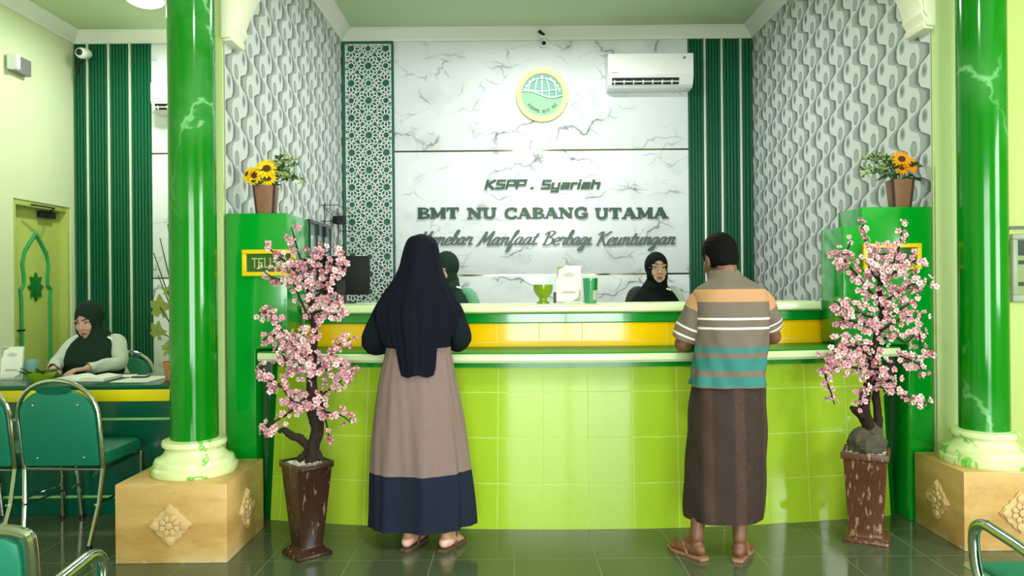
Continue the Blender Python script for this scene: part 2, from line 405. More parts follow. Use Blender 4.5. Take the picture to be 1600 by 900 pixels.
def m_wallpaper(sign):
    t = NT('wave_wallpaper'); co = t.coord('UV'); sx = t.n('ShaderNodeSeparateXYZ'); t.t.links.new(co, sx.inputs[0])
    u, v = sx.outputs[0], sx.outputs[1]
    PU, PV, A = 0.24, 0.258, 0.058
    cu = t.f('FLOOR', t.f('DIVIDE', u, PU))
    uu = t.f('SUBTRACT', t.f('SUBTRACT', u, t.f('MULTIPLY', cu, PU)), PU / 2)
    vv = t.f('ADD', t.f('DIVIDE', v, PV), t.f('MULTIPLY', cu, 0.22 * sign))
    vf = t.f('FRACT', t.f('ADD', vv, 50.0))
    sn = t.f('MAXIMUM', t.f('MINIMUM', t.f('MULTIPLY', t.f('SINE', t.f('MULTIPLY', vf, 2 * PI)), 1.25), 1.0), -1.0)
    du = t.f('ADD', uu, t.f('MULTIPLY', sn, A))
    hw = t.f('ADD', t.f('MULTIPLY', t.f('ABSOLUTE', sn), 0.034), 0.018)
    q = t.f('DIVIDE', du, hw)
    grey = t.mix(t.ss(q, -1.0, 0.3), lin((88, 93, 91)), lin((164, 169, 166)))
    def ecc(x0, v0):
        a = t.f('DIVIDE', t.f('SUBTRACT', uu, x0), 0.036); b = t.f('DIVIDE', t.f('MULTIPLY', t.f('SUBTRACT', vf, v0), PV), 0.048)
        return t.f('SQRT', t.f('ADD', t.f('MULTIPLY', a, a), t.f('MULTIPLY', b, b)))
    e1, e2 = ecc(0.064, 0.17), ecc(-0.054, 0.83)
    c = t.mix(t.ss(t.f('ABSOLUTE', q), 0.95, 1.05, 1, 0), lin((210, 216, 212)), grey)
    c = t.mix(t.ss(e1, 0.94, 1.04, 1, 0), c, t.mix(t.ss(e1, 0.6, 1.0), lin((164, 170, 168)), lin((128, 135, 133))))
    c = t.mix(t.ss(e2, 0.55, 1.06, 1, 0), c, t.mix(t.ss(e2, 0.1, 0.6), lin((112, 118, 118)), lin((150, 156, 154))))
    return t.fin(c, 0.55)
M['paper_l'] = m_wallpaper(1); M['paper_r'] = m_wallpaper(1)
# ------------------------------------------------------------------ the room
D = 7.2; CZ = 3.82; XL, XR = -1.64, 2.36; YL, YR = 4.23, 4.13; XFL = -4.245; XFR = 4.5; YF = -3.5
o = MB().box(XFL - .2, XFR + .2, YF - 3.5, D + .2, -0.1, 0).build('floor', M['floor'], smooth=0, local=True); struct(o, 'dark green glossy tiled floor')
o = MB().box(XFL - .2, XFR + .2, YF - .2, D + .2, CZ, CZ + .1).build('ceiling', M['ceil'], smooth=0); struct(o)
o = MB().box(XFL - .2, XFR + .2, D, D + .15, 0, CZ).build('wall_back', M['wall_l'], smooth=0); struct(o)
# left wall with the door opening
DY0, DY1, DZ = 6.30, 7.12, 2.12
mb = MB(); mb.box(XFL - .16, XFL, YF - .2, DY0, 0, CZ); mb.box(XFL - .16, XFL, DY1, D, 0, CZ); mb.box(XFL - .16, XFL, DY0, DY1, DZ, CZ)
struct(mb.build('wall_left', M['wall_l'], smooth=0))
# right wall: hall side with a window opening
mb = MB(); mb.box(XFR, XFR + .16, YF - .2, -0.6, 0, CZ); mb.box(XFR, XFR + .16, 1.8, D, 0, CZ); mb.box(XFR, XFR + .16, -0.6, 1.8, 0, 1.0); mb.box(XFR, XFR + .16, -0.6, 1.8, 2.8, CZ)
struct(mb.build('wall_right', M['wall_r'], smooth=0))
mb = MB()
for a in (-0.6, 0.19, 0.98, 1.76): mb.box(XFR + .04, XFR + .1, a, a + .04, 1.0, 2.8)
for a in (1.0, 1.88, 2.76): mb.box(XFR + .045, XFR + .095, -0.6, 1.8, a, a + .04)
struct(mb.build('window_1', M['crown'], smooth=0))
# front wall: open shop front behind the camera
OX0, OX1, OZ = -1.1, 2.4, 2.8
mb = MB(); mb.box(XFL - .2, OX0, YF - .2, YF, 0, CZ); mb.box(OX1, XFR + .2, YF - .2, YF, 0, CZ); mb.box(OX0, OX1, YF - .2, YF, OZ, CZ)
struct(mb.build('wall_front', M['wall_l'], smooth=0))
mb = MB()
for a in (OX0, 0.62, OX1 - .08): mb.box(a, a + .08, YF - .14, YF - .06, 0, OZ)
mb.box(OX0, OX1, YF - .14, YF - .06, OZ - .08, OZ); mb.box(OX0, OX1, YF - .14, YF - .06, 2.2, 2.26)
struct(mb.build('door_2', M['door'], smooth=0), 'frame of the open shop front')
# alcove side walls (they end in pilasters behind the columns); the inner faces carry the wave wallpaper
def side_wall(name, x_in, x_out, y0, mat, s):
    mb = MB(); mb.box(min(x_in, x_out), max(x_in, x_out), y0, D, 0, CZ, 1)
    e = 0.004 * s
    p = [(x_in + e, y0 + .003, 0), (x_in + e, D, 0), (x_in + e, D, CZ), (x_in + e, y0 + .003, CZ)]
    u1 = D - y0
    mb.add(p, [(0, 1, 2, 3)], 0, [[(0, 0), (u1, 0), (u1, CZ), (0, CZ)]])
    return struct(mb.build(name, [mat, M['pil']], smooth=0, fixn=False, local=True))
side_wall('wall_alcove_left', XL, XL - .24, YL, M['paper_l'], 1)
mb = MB(); mb.box(XR, XFR, YR, YR + .24, 0, CZ, 0); struct(mb.build('wall_alcove_front', M['wall_r'], smooth=0))
mb = MB(); mb.box(XR, XR + .2, YR + .24, D, 0, CZ, 1)
mb.box(XR - .003, XR + .02, YR, YR + .26, 0, CZ, 1)
p = [(XR - .007, YR + .004, 0), (XR - .007, D, 0), (XR - .007, D, CZ), (XR - .007, YR + .004, CZ)]
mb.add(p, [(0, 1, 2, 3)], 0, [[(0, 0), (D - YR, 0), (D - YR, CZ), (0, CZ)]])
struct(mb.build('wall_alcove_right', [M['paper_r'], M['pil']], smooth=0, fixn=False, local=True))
# pale pilaster faces
struct(MB().box(XL - .24, XL, YL - .02, YL, 0, CZ).build('pilaster_left', M['pil'], smooth=0))
struct(MB().box(XR, XR + .30, YR - .02, YR, 0, CZ).build('pilaster_right', M['pil'], smooth=0))
# header over the alcove opening (above the frame of the photo)
struct(MB().box(XL, XR, YL - .0, YL + .22, 3.2, CZ).build('beam', M['pil'], smooth=0))
# corbels
def corbel(name, x, s, y):
    prof = [(0, 2.74), (.055, 2.745), (.062, 2.775), (.05, 2.79), (.075, 2.83), (.07, 2.86), (.09, 2.92), (.12, 2.99), (.165, 3.06), (.23, 3.12), (.23, 3.20), (0, 3.20)]
    mb = MB(); mb.prism([(x + s * a, z) for a, z in prof], lambda a, z: Vector((a, y + .0, z)), lambda a, z: Vector((a, y + .20, z)))
    mb.prism([(x + s * a * .86, z + .012) for a, z in prof[:-2]] + [(x, 3.13)], lambda a, z: Vector((a, y - .018, z)), lambda a, z: Vector((a, y + .01, z)))
    struct(mb.build(name, M['corbel'], bevel=.004, smooth=30))
corbel('trim_1', XL + .001, 1, YL - .02); corbel('trim_2', XR - .001, -1, YR - .02)
# crown mouldings
CP = [(0, -.10), (.012, -.10), (.016, -.078), (.03, -.07), (.045, -.045), (.085, -.028), (.095, -.012), (.12, -.008), (.12, 0), (0, 0)]
def crown(name, a, b, nx, ny):
    mb = MB(); f = lambda P: (lambda q, z: Vector((P[0] + nx * q, P[1] + ny * q, CZ + z)))
    mb.prism(CP, f(a), f(b)); struct(mb.build(name, M['crown'], smooth=50))
crown('trim_3', (XL, D), (XR, D), 0, -1); crown('trim_4', (XL, YL + .22), (XL, D), 1, 0); crown('trim_5', (XR, YR + .24), (XR, D), -1, 0)
crown('trim_6', (XFL, D), (XL - .24, D), 0, -1); crown('trim_7', (XFL, YF), (XFL, D), 1, 0); crown('trim_8', (XL - .24, YL), (XL - .24, D), -1, 0)

# wall cladding: slats, marble, lattice
def slats(name, x0, x1, strips, z0, z1, label):
    t = thing(name, label, 'wall panel', ((x0 + x1) / 2, D - .03, z0))
    edges = [x0] + strips + [x1]; mb = MB(); y = D - .001
    for a, b in zip(edges[:-1], edges[1:]):
        aa = a + (.012 if a != x0 else 0); bb = b - (.012 if b != x1 else 0); n = max(3, round((bb - aa) / .030)); w_ = (bb - aa) / n
        poly = [(aa, y)]
        for i in range(n):
            q = aa + i * w_
            poly += [(q, y - .014), (q + w_ * .16, y - .030), (q + w_ * .72, y - .030), (q + w_ * .88, y - .014)]
        poly += [(bb, y - .014), (bb, y)]
        mb.prism(poly, lambda p, q: Vector((p, q, z0)), lambda p, q: Vector((p, q, z1)))
    mb.build('slat_panel', M['slat'], t, smooth=20)
    for sx_ in strips: MB().box(sx_ - .011, sx_ + .011, y - .032, y, z0, z1 + .012).build('strip', M['strip'], t, bevel=.003)
    return t
W = lambda px, py=250: at(px, py, D).x
slats('slat_wall_panel', W(1075), XR - .01, [W(1101), W(1127.5), W(1157)], 0.02, 3.715, 'dark green fluted wall panel with pale strips behind the man at the counter')
slats('slat_wall_panel', XFL + .012, W(238.5), [W(140), W(173), W(206)], 0.02, 3.715, 'dark green fluted wall panel with pale strips behind the seated desk clerk')
def marble(x0, x1, zs, name, label):
    t = thing(name, label, 'wall panel', ((x0 + x1) / 2, D - .02, zs[0]))
    for a, b in zip(zs[:-1], zs[1:]):
        MB().box(x0, x1, D - .02, D - .001, a + .008, b - .008).build('marble_sheet', M['marble'], t, bevel=.002)
    for a in zs[1:-1]: MB().box(x0, x1, D - .017, D - .001, a - .009, a + .009).build('divider_strip', M['goldstrip'], t)
    return t
ZD1 = at(850, 429.5, D).z; ZD2 = at(850, 235.5, D).z
marble(W(617), W(1075), [0.02, ZD1, ZD2, 3.715], 'marble_wall_panel', 'white grey-veined marble wall panelling carrying the green lettering and emblem')
marble(W(239), XL - .25, [0.02, ZD1, ZD2, 3.715], 'marble_wall_panel', 'strip of white marble wall panelling beside the left green column')

# lattice panel of pierced stars
lx0, lx1 = XL + .012, W(616.5); lz0, lz1 = 1.10, 3.715
t = thing('lattice_panel', 'tall green wall panel with white pierced star lattice left of the lettering', 'wall panel', ((lx0 + lx1) / 2, D - .03, lz0))
MB().box(lx0, lx1, D - .022, D - .001, lz0, lz1).build('backing_board', M['board'], t)
ix0, ix1, iz0, iz1 = lx0 + .036, lx1 - .026, lz0 + .03, lz1 - .035
mb = MB()
for a in ((lx0, ix0 - .008, lz0, lz1), (ix1 + .008, lx1, lz0, lz1), (ix0 - .008, ix1 + .008, lz0, iz0 - .008), (ix0 - .008, ix1 + .008, iz1 + .008, lz1)):
    mb.box(a[0], a[1], D - .040, D - .022, a[2], a[3])
mb.build('frame', M['board'], t)
mb = MB(); S = 27.0 * D / FPX; yl = D - .034
def bar(a, b, wd=.0105):
    # clip to the inner rectangle
    (x0, z0), (x1, z1) = a, b; t0, t1 = 0.0, 1.0; dx, dz = x1 - x0, z1 - z0
    for p, q in ((-dx, x0 - ix0), (dx, ix1 - x0), (-dz, z0 - iz0), (dz, iz1 - z0)):
        if abs(p) < 1e-12:
            if q < 0: return
        else:
            r = q / p
            if p < 0: t0 = max(t0, r)
            else: t1 = min(t1, r)
    if t0 >= t1: return
    A = Vector((x0 + dx * t0, 0, z0 + dz * t0)); B = Vector((x0 + dx * t1, 0, z0 + dz * t1)); d = B - A
    if d.length < 1e-5: return
    d.normalize(); n = Vector((-d.z, 0, d.x)) * wd / 2; A -= d * .002; B += d * .002
    q = [A - n, A + n, B + n, B - n]; mb.add([p + Vector((0, yl - .006, 0)) for p in q] + [p + Vector((0, yl + .012, 0)) for p in q], [(0, 1, 2, 3), (7, 6, 5, 4), (0, 4, 5, 1), (1, 5, 6, 2), (2, 6, 7, 3), (3, 7, 4, 0)])
def star(cx, cz, n, r0, r1, r2, r3, wd):
    P = lambda k, r: (cx + r * math.cos(PI * k / n + PI / 2), cz + r * math.sin(PI * k / n + PI / 2))
    for k in range(0, 2 * n, 2):
        if r0: bar(P(k - 1, r0), P(k + 1, r0), wd)
        bar(P(k + 1, r0), P(k + 1, r1), wd)              # spokes between the drops
        bar(P(k + 1, r1), P(k, r2), wd); bar(P(k + 1, r1), P(k + 2, r2), wd)
        if r3: bar(P(k, r2), P(k + 1, r3), wd); bar(P(k + 2, r2), P(k + 1, r3), wd)
cxm = (ix0 + ix1) / 2; ztop = at(575, 77.5, D).z
for i in range(-2, 3):
    for j in range(-2, 17):
        cx, cz = cxm + i * S, ztop - j * S
        if (i + j) % 2: star(cx, cz, 12, S * .235, S * .42, S * .60, S * .66, .0085) if True else 0
        else: star(cx, cz, 8, S * .20, S * .30, S * .40, 0, .0085)
for a, b in (((ix0, iz0), (ix1, iz0)), ((ix0, iz1), (ix1, iz1)), ((ix0 + 1e-4, iz0), (ix0 + 1e-4, iz1)), ((ix1 - 1e-4, iz0), (ix1 - 1e-4, iz1))): bar(a, b, .012)
mb.build('lattice', M['white'], t, smooth=0)

# ------------------------------------------------------------------ lettering
FA = {'K': [[(.1, 0), (.1, 1)], [(.72, 1), (.22, .5), (.75, 0)]], 'S': [[(.72, .9), (.1, .9), (.1, .52), (.66, .48), (.66, .1), (0, .1)]],
 'P': [[(.1, 0), (.1, .9), (.7, .9), (.7, .42), (.1, .42)]], 'y': [[(.1, .72), (.1, .1), (.6, .1)], [(.6, .72), (.6, -.22), (.05, -.22)]],
 'a': [[(.05, .62), (.6, .62), (.6, 0)], [(.6, .1), (.1, .1), (.1, .36), (.6, .36)]], 'r': [[(.1, 0), (.1, .62), (.5, .62)]],
 'i': [[(.1, 0), (.1, .7)], [(.1, .84), (.1, 1)]], 'h': [[(.1, 0), (.1, 1)], [(.1, .62), (.6, .62), (.6, 0)]], '.': [[(.1, 0), (.1, .2)]],
 'B': [[(.1, 0), (.1, .9), (.62, .9), (.62, .52), (.1, .52)], [(.62, .52), (.68, .1), (.1, .1)]], 'M': [[(.1, 0), (.1, .95), (.45, .4), (.8, .95), (.8, 0)]],
 'T': [[(0, .9), (.8, .9)], [(.4, .9), (.4, 0)]], 'N': [[(.1, 0), (.1, .95), (.66, .05), (.66, 1)]], 'U': [[(.1, 1), (.1, .1), (.66, .1), (.66, 1)]],
 'E': [[(.7, .9), (.1, .9), (.1, .1), (.7, .1)], [(.1, .5), (.6, .5)]], 'L': [[(.1, 1), (.1, .1), (.65, .1)]],
 'R': [[(.1, 0), (.1, .9), (.65, .9), (.65, .5), (.1, .5)], [(.35, .5), (.72, 0)]]}
FAW = {'K': .85, 'S': .82, 'P': .82, 'y': .78, 'a': .78, 'r': .58, 'i': .3, 'h': .78, '.': .3, 'B': .85, 'M': 1.0, 'T': .88, 'N': .86, 'U': .86, 'E': .8, 'L': .75, 'R': .85}
FB = {'B': [([(.2, 0), (.2, 1)], .26), ([(.03, .94), (.42, .94), (.66, .85), (.68, .68), (.45, .55), (.2, .53)], .14, 1), ([(.2, .53), (.5, .5), (.76, .33), (.72, .15), (.45, .06), (.03, .06)], .16, 1)],
 'M': [([(.15, 0), (.15, 1)], .13), ([(.15, .97), (.5, .14)], .24), ([(.5, .14), (.88, .97)], .13), ([(.9, 0), (.9, 1)], .26), ([(-.02, .06), (.32, .06)], .12), ([(.72, .06), (1.08, .06)], .12), ([(-.04, .94), (.2, .94)], .12), ([(.8, .94), (1.08, .94)], .12)],
 'T': [([(.42, 0), (.42, 1)], .27), ([(0, .93), (.84, .93)], .14), ([(.05, .68), (.05, .98)], .1), ([(.79, .68), (.79, .98)], .1), ([(.2, .06), (.64, .06)], .12)],
 'N': [([(.16, 0), (.16, 1)], .13), ([(.14, .93), (.8, .1)], .26), ([(.82, 0), (.82, 1)], .13), ([(-.02, .06), (.34, .06)], .12), ([(-.04, .94), (.22, .94)], .12), ([(.64, .94), (1.0, .94)], .12)],
 'U': [([(.2, 1), (.2, .4), (.26, .16), (.48, .06), (.7, .16), (.76, .4), (.76, 1)], .19, 1), ([(.0, .94), (.42, .94)], .12), ([(.58, .94), (.94, .94)], .12)],
 'C': [([(.82, .72), (.7, .9), (.46, .93), (.22, .8), (.14, .5), (.22, .2), (.46, .07), (.7, .1), (.84, .28)], .2, 1), ([(.83, .64), (.83, .98)], .1)],
 'A': [([(.1, 0), (.45, 1)], .13), ([(.43, 1), (.82, 0)], .27), ([(.22, .33), (.65, .33)], .13), ([(-.06, .06), (.27, .06)], .12), ([(.58, .06), (1.04, .06)], .12)],
 'G': [([(.82, .72), (.7, .9), (.46, .93), (.22, .8), (.14, .5), (.22, .2), (.46, .07), (.7, .1), (.82, .2)], .2, 1), ([(.83, .64), (.83, .98)], .1), ([(.52, .42), (.98, .42)], .12), ([(.82, .05), (.82, .42)], .22)]}
FBW = {'B': .88, 'M': 1.14, 'T': .92, 'N': 1.05, 'U': 1.0, 'C': .95, 'A': 1.02, 'G': 1.02}
FS = {'e': ([[(0, .35), (.35, .5), (.5, .8), (.34, 1), (.1, .75), (.05, .3), (.24, 0), (.62, .22)]], .60), 'n': ([[(0, .8), (.12, 1), (.12, .02)], [(.12, .5), (.33, .95), (.5, .9), (.46, .2), (.55, 0), (.74, .22)]], .72),
 'b': ([[(0, .2), (.25, 1.2), (.34, 1.8), (.2, 1.85), (.1, 1.2), (.1, .1)], [(.1, .5), (.32, .95), (.52, .7), (.42, .1), (.1, .04)]], .62), 'a': ([[(.5, .9), (.25, 1), (.02, .5), (.12, .02), (.34, .25), (.52, .95)], [(.52, .95), (.46, .2), (.55, 0), (.74, .22)]], .72),
 'r': ([[(0, .5), (.12, 1.05), (.16, .85), (.44, .95), (.38, .3), (.45, 0), (.62, .22)]], .6), 'f': ([[(0, .2), (.3, 1.2), (.42, 1.75), (.3, 1.85), (.2, 1.3), (.08, -.65), (.2, -.7), (.3, .05), (.5, .22)]], .48),
 't': ([[(.24, 1.5), (.1, .3), (.18, 0), (.44, .22)], [(-.08, 1.0), (.44, 1.06)]], .44), 'g': ([[(.5, .9), (.25, 1), (.02, .5), (.12, .05), (.34, .25), (.52, .95)], [(.52, .95), (.4, -.5), (.2, -.75), (.06, -.55), (.4, -.1), (.74, .22)]], .72),
 'i': ([[(0, .5), (.12, .95), (.08, .15), (.18, 0), (.38, .22)]], .36), 'u': ([[(0, .7), (.1, 1), (.06, .2), (.2, 0), (.42, .4), (.5, 1)], [(.5, 1), (.46, .15), (.55, 0), (.74, .22)]], .72),
 'M': ([[(0, -.05), (.15, .2), (.4, 1.75)], [(.4, 1.75), (.52, .35)], [(.52, .35), (1.0, 1.8)], [(1.0, 1.8), (.92, .2), (1.02, 0), (1.2, .2)]], 1.2), 'B': ([[(.28, 1.65), (.15, 0)], [(-.05, 1.35), (.2, 1.72), (.6, 1.8), (.78, 1.5), (.4, 1.0)], [(.4, 1.0), (.82, .8), (.78, .2), (.38, 0), (.02, .15)]], .95),
 'K': ([[(.22, 1.75), (.1, 0)], [(-.1, 1.4), (.05, 1.65), (.22, 1.75)], [(.9, 1.8), (.2, .92)], [(.3, 1.0), (.6, .3), (.76, 0), (.95, .2)]], .92)}
def ribbon(mb, pts, wd, f0, f1, mi=0):
    n = len(pts); L = []
    for i, (x, y) in enumerate(pts):
        d1 = Vector((x - pts[i - 1][0], y - pts[i - 1][1])).normalized() if i else None
        d2 = Vector((pts[i + 1][0] - x, pts[i + 1][1] - y)).normalized() if i < n - 1 else None
        d1 = d1 or d2; d2 = d2 or d1
        nn = Vector((-(d1.y + d2.y), d1.x + d2.x))
        if nn.length < .3: nn = Vector((-d1.y, d1.x))
        nn.normalize(); k = min(1.5, 1 / max(.5, nn.dot(Vector((-d1.y, d1.x))))); h = nn * (wd / 2 * k)
        L.append(((x + h.x, y + h.y), (x - h.x, y - h.y)))
    for a, b in zip(L[:-1], L[1:]):          # every stroke stands a hair prouder than the one before, so no two faces coincide
        k = Vector((0, -.00012 * (len(mb.f) // 6), 0))
        mb.prism([a[0], b[0], b[1], a[1]], (lambda p, q, k=k: f0(p, q) + k), f1, mi)
def word(root, txt, kind, px0, px1, basey, capx, mat, depth=.012, y=None, shear=0.0, name='letter', width=None):
    """a word of single letters between two photo columns on the back wall; capx = cap height in m"""
    y = y or D - .022; adv = 0; lay = []
    for ch in txt:
        if ch == ' ': adv += .5; continue
        lay.append((ch, adv)); adv += (FAW[ch] if kind == 'A' else FBW[ch] if kind == 'B' else FS[ch][1] * .55)
    x0, x1 = at(px0, basey, D).x, at(px1, basey, D).x; z0 = at((px0 + px1) / 2, basey, D).z
    last = .1 if kind != 'S' else .05
    sx_ = (x1 - x0) / (adv - last + shear * (1 if kind == 'A' else 0))
    for ch, a in lay:
        mb = MB()
        def mp(yy): return lambda p, q: Vector((x0 + (a + p) * sx_ + shear * q * sx_ * (1 if kind != 'S' else 1), yy, z0 + q * capx))
        if kind == 'A':
            for st in FA[ch]: ribbon(mb, st, width or .205, mp(y - depth), mp(y))
        elif kind == 'B':
            for st in FB[ch]: ribbon(mb, crom(st[0], 4) if len(st[0]) > 2 else st[0], st[1] * 1.20, mp(y - depth), mp(y))
        else:
            def mps(yy): return lambda p, q: Vector((x0 + (a + p) * sx_, yy, z0 + q * capx / 1.8))
            for st in FS[ch][0]:
                sm = crom(st, 5) if len(st) > 2 else st
                ribbon(mb, [((p + .28 * q) * .55, q) for p, q in sm], width or .115, mps(y - depth), mps(y))
        mb.build(name, mat, root, smooth=0)
lz = lambda py: at(850, py, D).z
t = thing('wall_lettering', 'green slanted letters KSPP . Syariah, top line on the marble', 'lettering', at(850, 296, D - .025))
word(t, 'KSPP', 'A', 757, 823, 296, .092, M['txt'], shear=.22); word(t, '.', 'A', 828, 839, 296, .092, M['txt'], shear=.2); word(t, 'Syariah', 'A', 844, 939, 296, .092, M['txt'], shear=.22)
t = thing('wall_lettering', 'bold green serif letters BMT NU CABANG UTAMA, middle line on the marble', 'lettering', at(850, 342, D - .025))
for s_, a, b in (('BMT', 653, 717), ('NU', 731, 775), ('CABANG', 788, 917), ('UTAMA', 929, 1041)): word(t, s_, 'B', a, b, 342, .106, M['txt'])
t = thing('wall_lettering', 'grey-green script letters Menebar Manfaat Berbagi Keuntungan, bottom line on the marble', 'lettering', at(850, 384, D - .025))
for s_, a, b in (('Menebar', 652, 735), ('Manfaat', 745, 836), ('Berbagi', 847, 921), ('Keuntungan', 931, 1051)): word(t, s_, 'S', a, b, 383, .135, M['txtgrey'])

# round emblem
ec = at(847, 149, D - .022); ER = 40.5 * D / FPX; ye = D - .022
t = thing('round_emblem', 'round cream and green globe emblem high on the marble wall', 'emblem', tuple(ec))
M['e_rim'] = plain('emblem_rim', (240, 210, 138), 0.4); M['e_teal'] = plain('emblem_teal', (70, 146, 128), 0.4, var=.03)
M['e_mint'] = plain('emblem_mint', (140, 214, 152), 0.5, var=.02); M['e_w'] = plain('emblem_white', (236, 250, 240), .35, var=.01)
ec = Vector((ec.x, 0, ec.z))
def disc(r0, r1, y0, y1, name, mat, n=64, ez=1.03):
    mb = MB(); P = lambda r, k, yy: Vector((ec.x + r * math.cos(2 * PI * k / n), yy, ec.z + r * ez * math.sin(2 * PI * k / n)))
    mb.loft([[P(r0, k, y1) for k in range(n)], [P(r0, k, y0) for k in range(n)], [P(r1, k, y0) for k in range(n)], [P(r1, k, y1) for k in range(n)]], loop=True)
    return mb.build(name, mat, t, smooth=30)
disc(ER, ER * .80, ye - .022, ye, 'rim', M['e_rim'])
RI = ER * .80
mb = MB(); n = 48
f0 = lambda p, q: Vector((ec.x + p * RI, ye - .012, ec.z + q * RI * 1.03)); f1 = lambda p, q: Vector((ec.x + p * RI, ye - .001, ec.z + q * RI * 1.03))
wave = lambda x: -.02 - .16 * math.sin(x * 2.6 + .3)
mb.prism([(math.cos(2 * PI * k / n), math.sin(2 * PI * k / n)) for k in range(n)], f0, f1); mb.build('emblem_face', M['e_mint'], t, smooth=0)
g0 = lambda p, q: Vector((ec.x + p * RI, ye - .015, ec.z + q * RI * 1.03)); g1 = lambda p, q: Vector((ec.x + p * RI, ye - .010, ec.z + q * RI * 1.03))
h0 = lambda p, q: Vector((ec.x + p * RI, ye - .018, ec.z + q * RI * 1.03))
mb = MB(); xs = [-.97 + 1.94 * i / 40 for i in range(41)]
top = [(math.cos(a) * .985, math.sin(a) * .985) for a in [math.radians(5 + 170 * i / 30) for i in range(31)]]
for i in range(40):
    a, b = xs[i], xs[i + 1]; mb.prism([(a, wave(a)), (b, wave(b)), (b, math.sqrt(max(0, .97 - b * b))), (a, math.sqrt(max(0, .97 - a * a)))], g0, g1)
mb.build('globe', M['e_teal'], t, smooth=0)
mb = MB()
for c_ in (-.68, -.34, 0, .34, .68):
    pts = [(c_ * math.cos((q - .1) * 1.35) * (1.0), q) for q in [wave(c_) + (.80 - wave(c_)) * i / 12 for i in range(13)]]; ribbon(mb, pts, .035, h0, g1)
ribbon(mb, [(x, .32 - .16 * (1 - x * x)) for x in [-.9 + 1.8 * i / 16 for i in range(17)]], .035, h0, g1)
ribbon(mb, [(x, wave(x) + .05) for x in [-.95 + 1.9 * i / 30 for i in range(31)]], .05, h0, g1)
ribbon(mb, [(.88 * math.cos(a), .88 * math.sin(a) - .12) for a in [math.radians(25 + 130 * i / 20) for i in range(21)]], .03, h0, g1)
for a in (14, 30, 46, 62, 90, 118, 134, 150, 166):
    cx, cz = .86 * math.cos(math.radians(a)), .86 * math.sin(math.radians(a))
    mb.prism([(cx + (.06 if k % 2 == 0 else .03) * math.sin(PI * k / 5), cz + (.06 if k % 2 == 0 else .03) * math.cos(PI * k / 5)) for k in range(10)], h0, g1)
mb.build('globe_lines', M['e_w'], t, smooth=0)
txt = 'KSPPS.BMT NU'
for i, ch in enumerate(txt):
    if ch == ' ': continue
    a = math.radians(-90 - 58 + 116 * (i + .5) / len(txt)); mb = MB(); c, s = math.cos(a + PI / 2), math.sin(a + PI / 2); k = .15
    def mp2(F): return lambda p, q: F(.84 * math.cos(a) + ((p - .4) * c - q * s) * k, .84 * math.sin(a) + ((p - .4) * s + q * c) * k)
    for st in FA[ch]: ribbon(mb, st, .2, mp2(h0), mp2(g1))
    mb.build('letter', M['txtgrey'], t, smooth=0)
# ------------------------------------------------------------------ reception counter (bowed towards the hall)
XC = 0.42; D0 = 4.03; KB = 0.066
arc = lambda x: D0 + KB * (x - XC) ** 2
def sweep(mb, sec, xa, xb, n=48, flare=None, mi=0, ring_mi=None):
    """section points (dy, z) swept along the arc; flare(z) widens the ends"""
    ms = len(sec); o = len(mb.v); per = [0.0]
    for i in range(ms): per.append(per[-1] + math.dist(sec[i], sec[(i + 1) % ms]))
    us = []
    for i in range(n + 1):
        x = lerp(xa, xb, i / n); us.append(x - XC + .012)
        for dy, z in sec:
            xx = x
            if flare: k = flare(z); xx = XC + (x - XC) * k
            mb.v.append(Vector((xx, arc(xx) + dy, z)))
    for i in range(n):
        for j in range(ms):
            k = (j + 1) % ms
            mb.f.append((o + i * ms + j, o + (i + 1) * ms + j, o + (i + 1) * ms + k, o + i * ms + k)); mb.m.append(ring_mi[j] if ring_mi else mi)
            va, vb = sec[j][1], sec[k][1]
            if abs(va - vb) < 1e-4: va, vb = sec[j][0], sec[k][0]
            mb.u.append([(us[i], va), (us[i + 1], va), (us[i + 1], vb), (us[i], vb)])
    for r in (0, n): mb.f.append(tuple(o + r * ms + j for j in range(ms))); mb.m.append(mi); mb.u.append([(sec[j][0], sec[j][1]) for j in range(ms)])
    return mb
ct = thing('reception_counter', 'long bowed reception counter of lime and yellow tiles with cream ledges', 'counter', (XC, 4.2, 0))
fl = lambda z: 1.0 - .030 * z / .9
sweep(MB(), [(0, 0.0), (0, .895), (.18, .895), (.18, 0)], -1.40, 2.155, flare=fl).build('base', M['lime'], ct, smooth=30)
mb = MB()
for s_, xa in ((-1, -1.402), (1, 2.157)):
    p = lambda xx, z, dy: Vector((XC + (xx - XC) * fl(z), arc(xx) + dy, z))
    q = [p(xa, 0, -.004), p(xa + s_ * .045, 0, .03), p(xa + s_ * .045, 0, .18), p(xa, 0, .18)]; r = [p(xa, .895, -.004), p(xa + s_ * .045, .895, .03), p(xa + s_ * .045, .895, .18), p(xa, .895, .18)]
    MB().loft([q, r]).build('end_trim', M['trim'], ct)
sweep(MB(), [(-.035, .888), (-.035, .922), (.18, .922), (.18, .888)], -1.34, 2.11).build('apron_band', M['green'], ct, smooth=30)
sweep(MB(), [(-.135, .930), (-.142, .937), (-.142, .962), (-.135, .969), (.30, .969), (.30, .923), (-.13, .923)], -1.42, 2.145).build('ledge_edge', M['cream'], ct, smooth=30)
sweep(MB(), [(-.128, .969), (-.124, .975), (.31, .975), (.31, .969)], -1.42, 2.145).build('ledge_top', M['ledge'], ct, smooth=30)
sweep(MB(), [(.30, .975), (.30, 1.112), (.42, 1.112), (.42, .975)], -1.262, 1.94, ).build('upper_front', M['yellow'], ct, smooth=30)
sweep(MB(), [(.285, 1.112), (.28, 1.118), (.28, 1.166), (.285, 1.172), (.44, 1.172), (.44, 1.112)], -1.262, 1.94).build('upper_band', M['green'], ct, smooth=30)
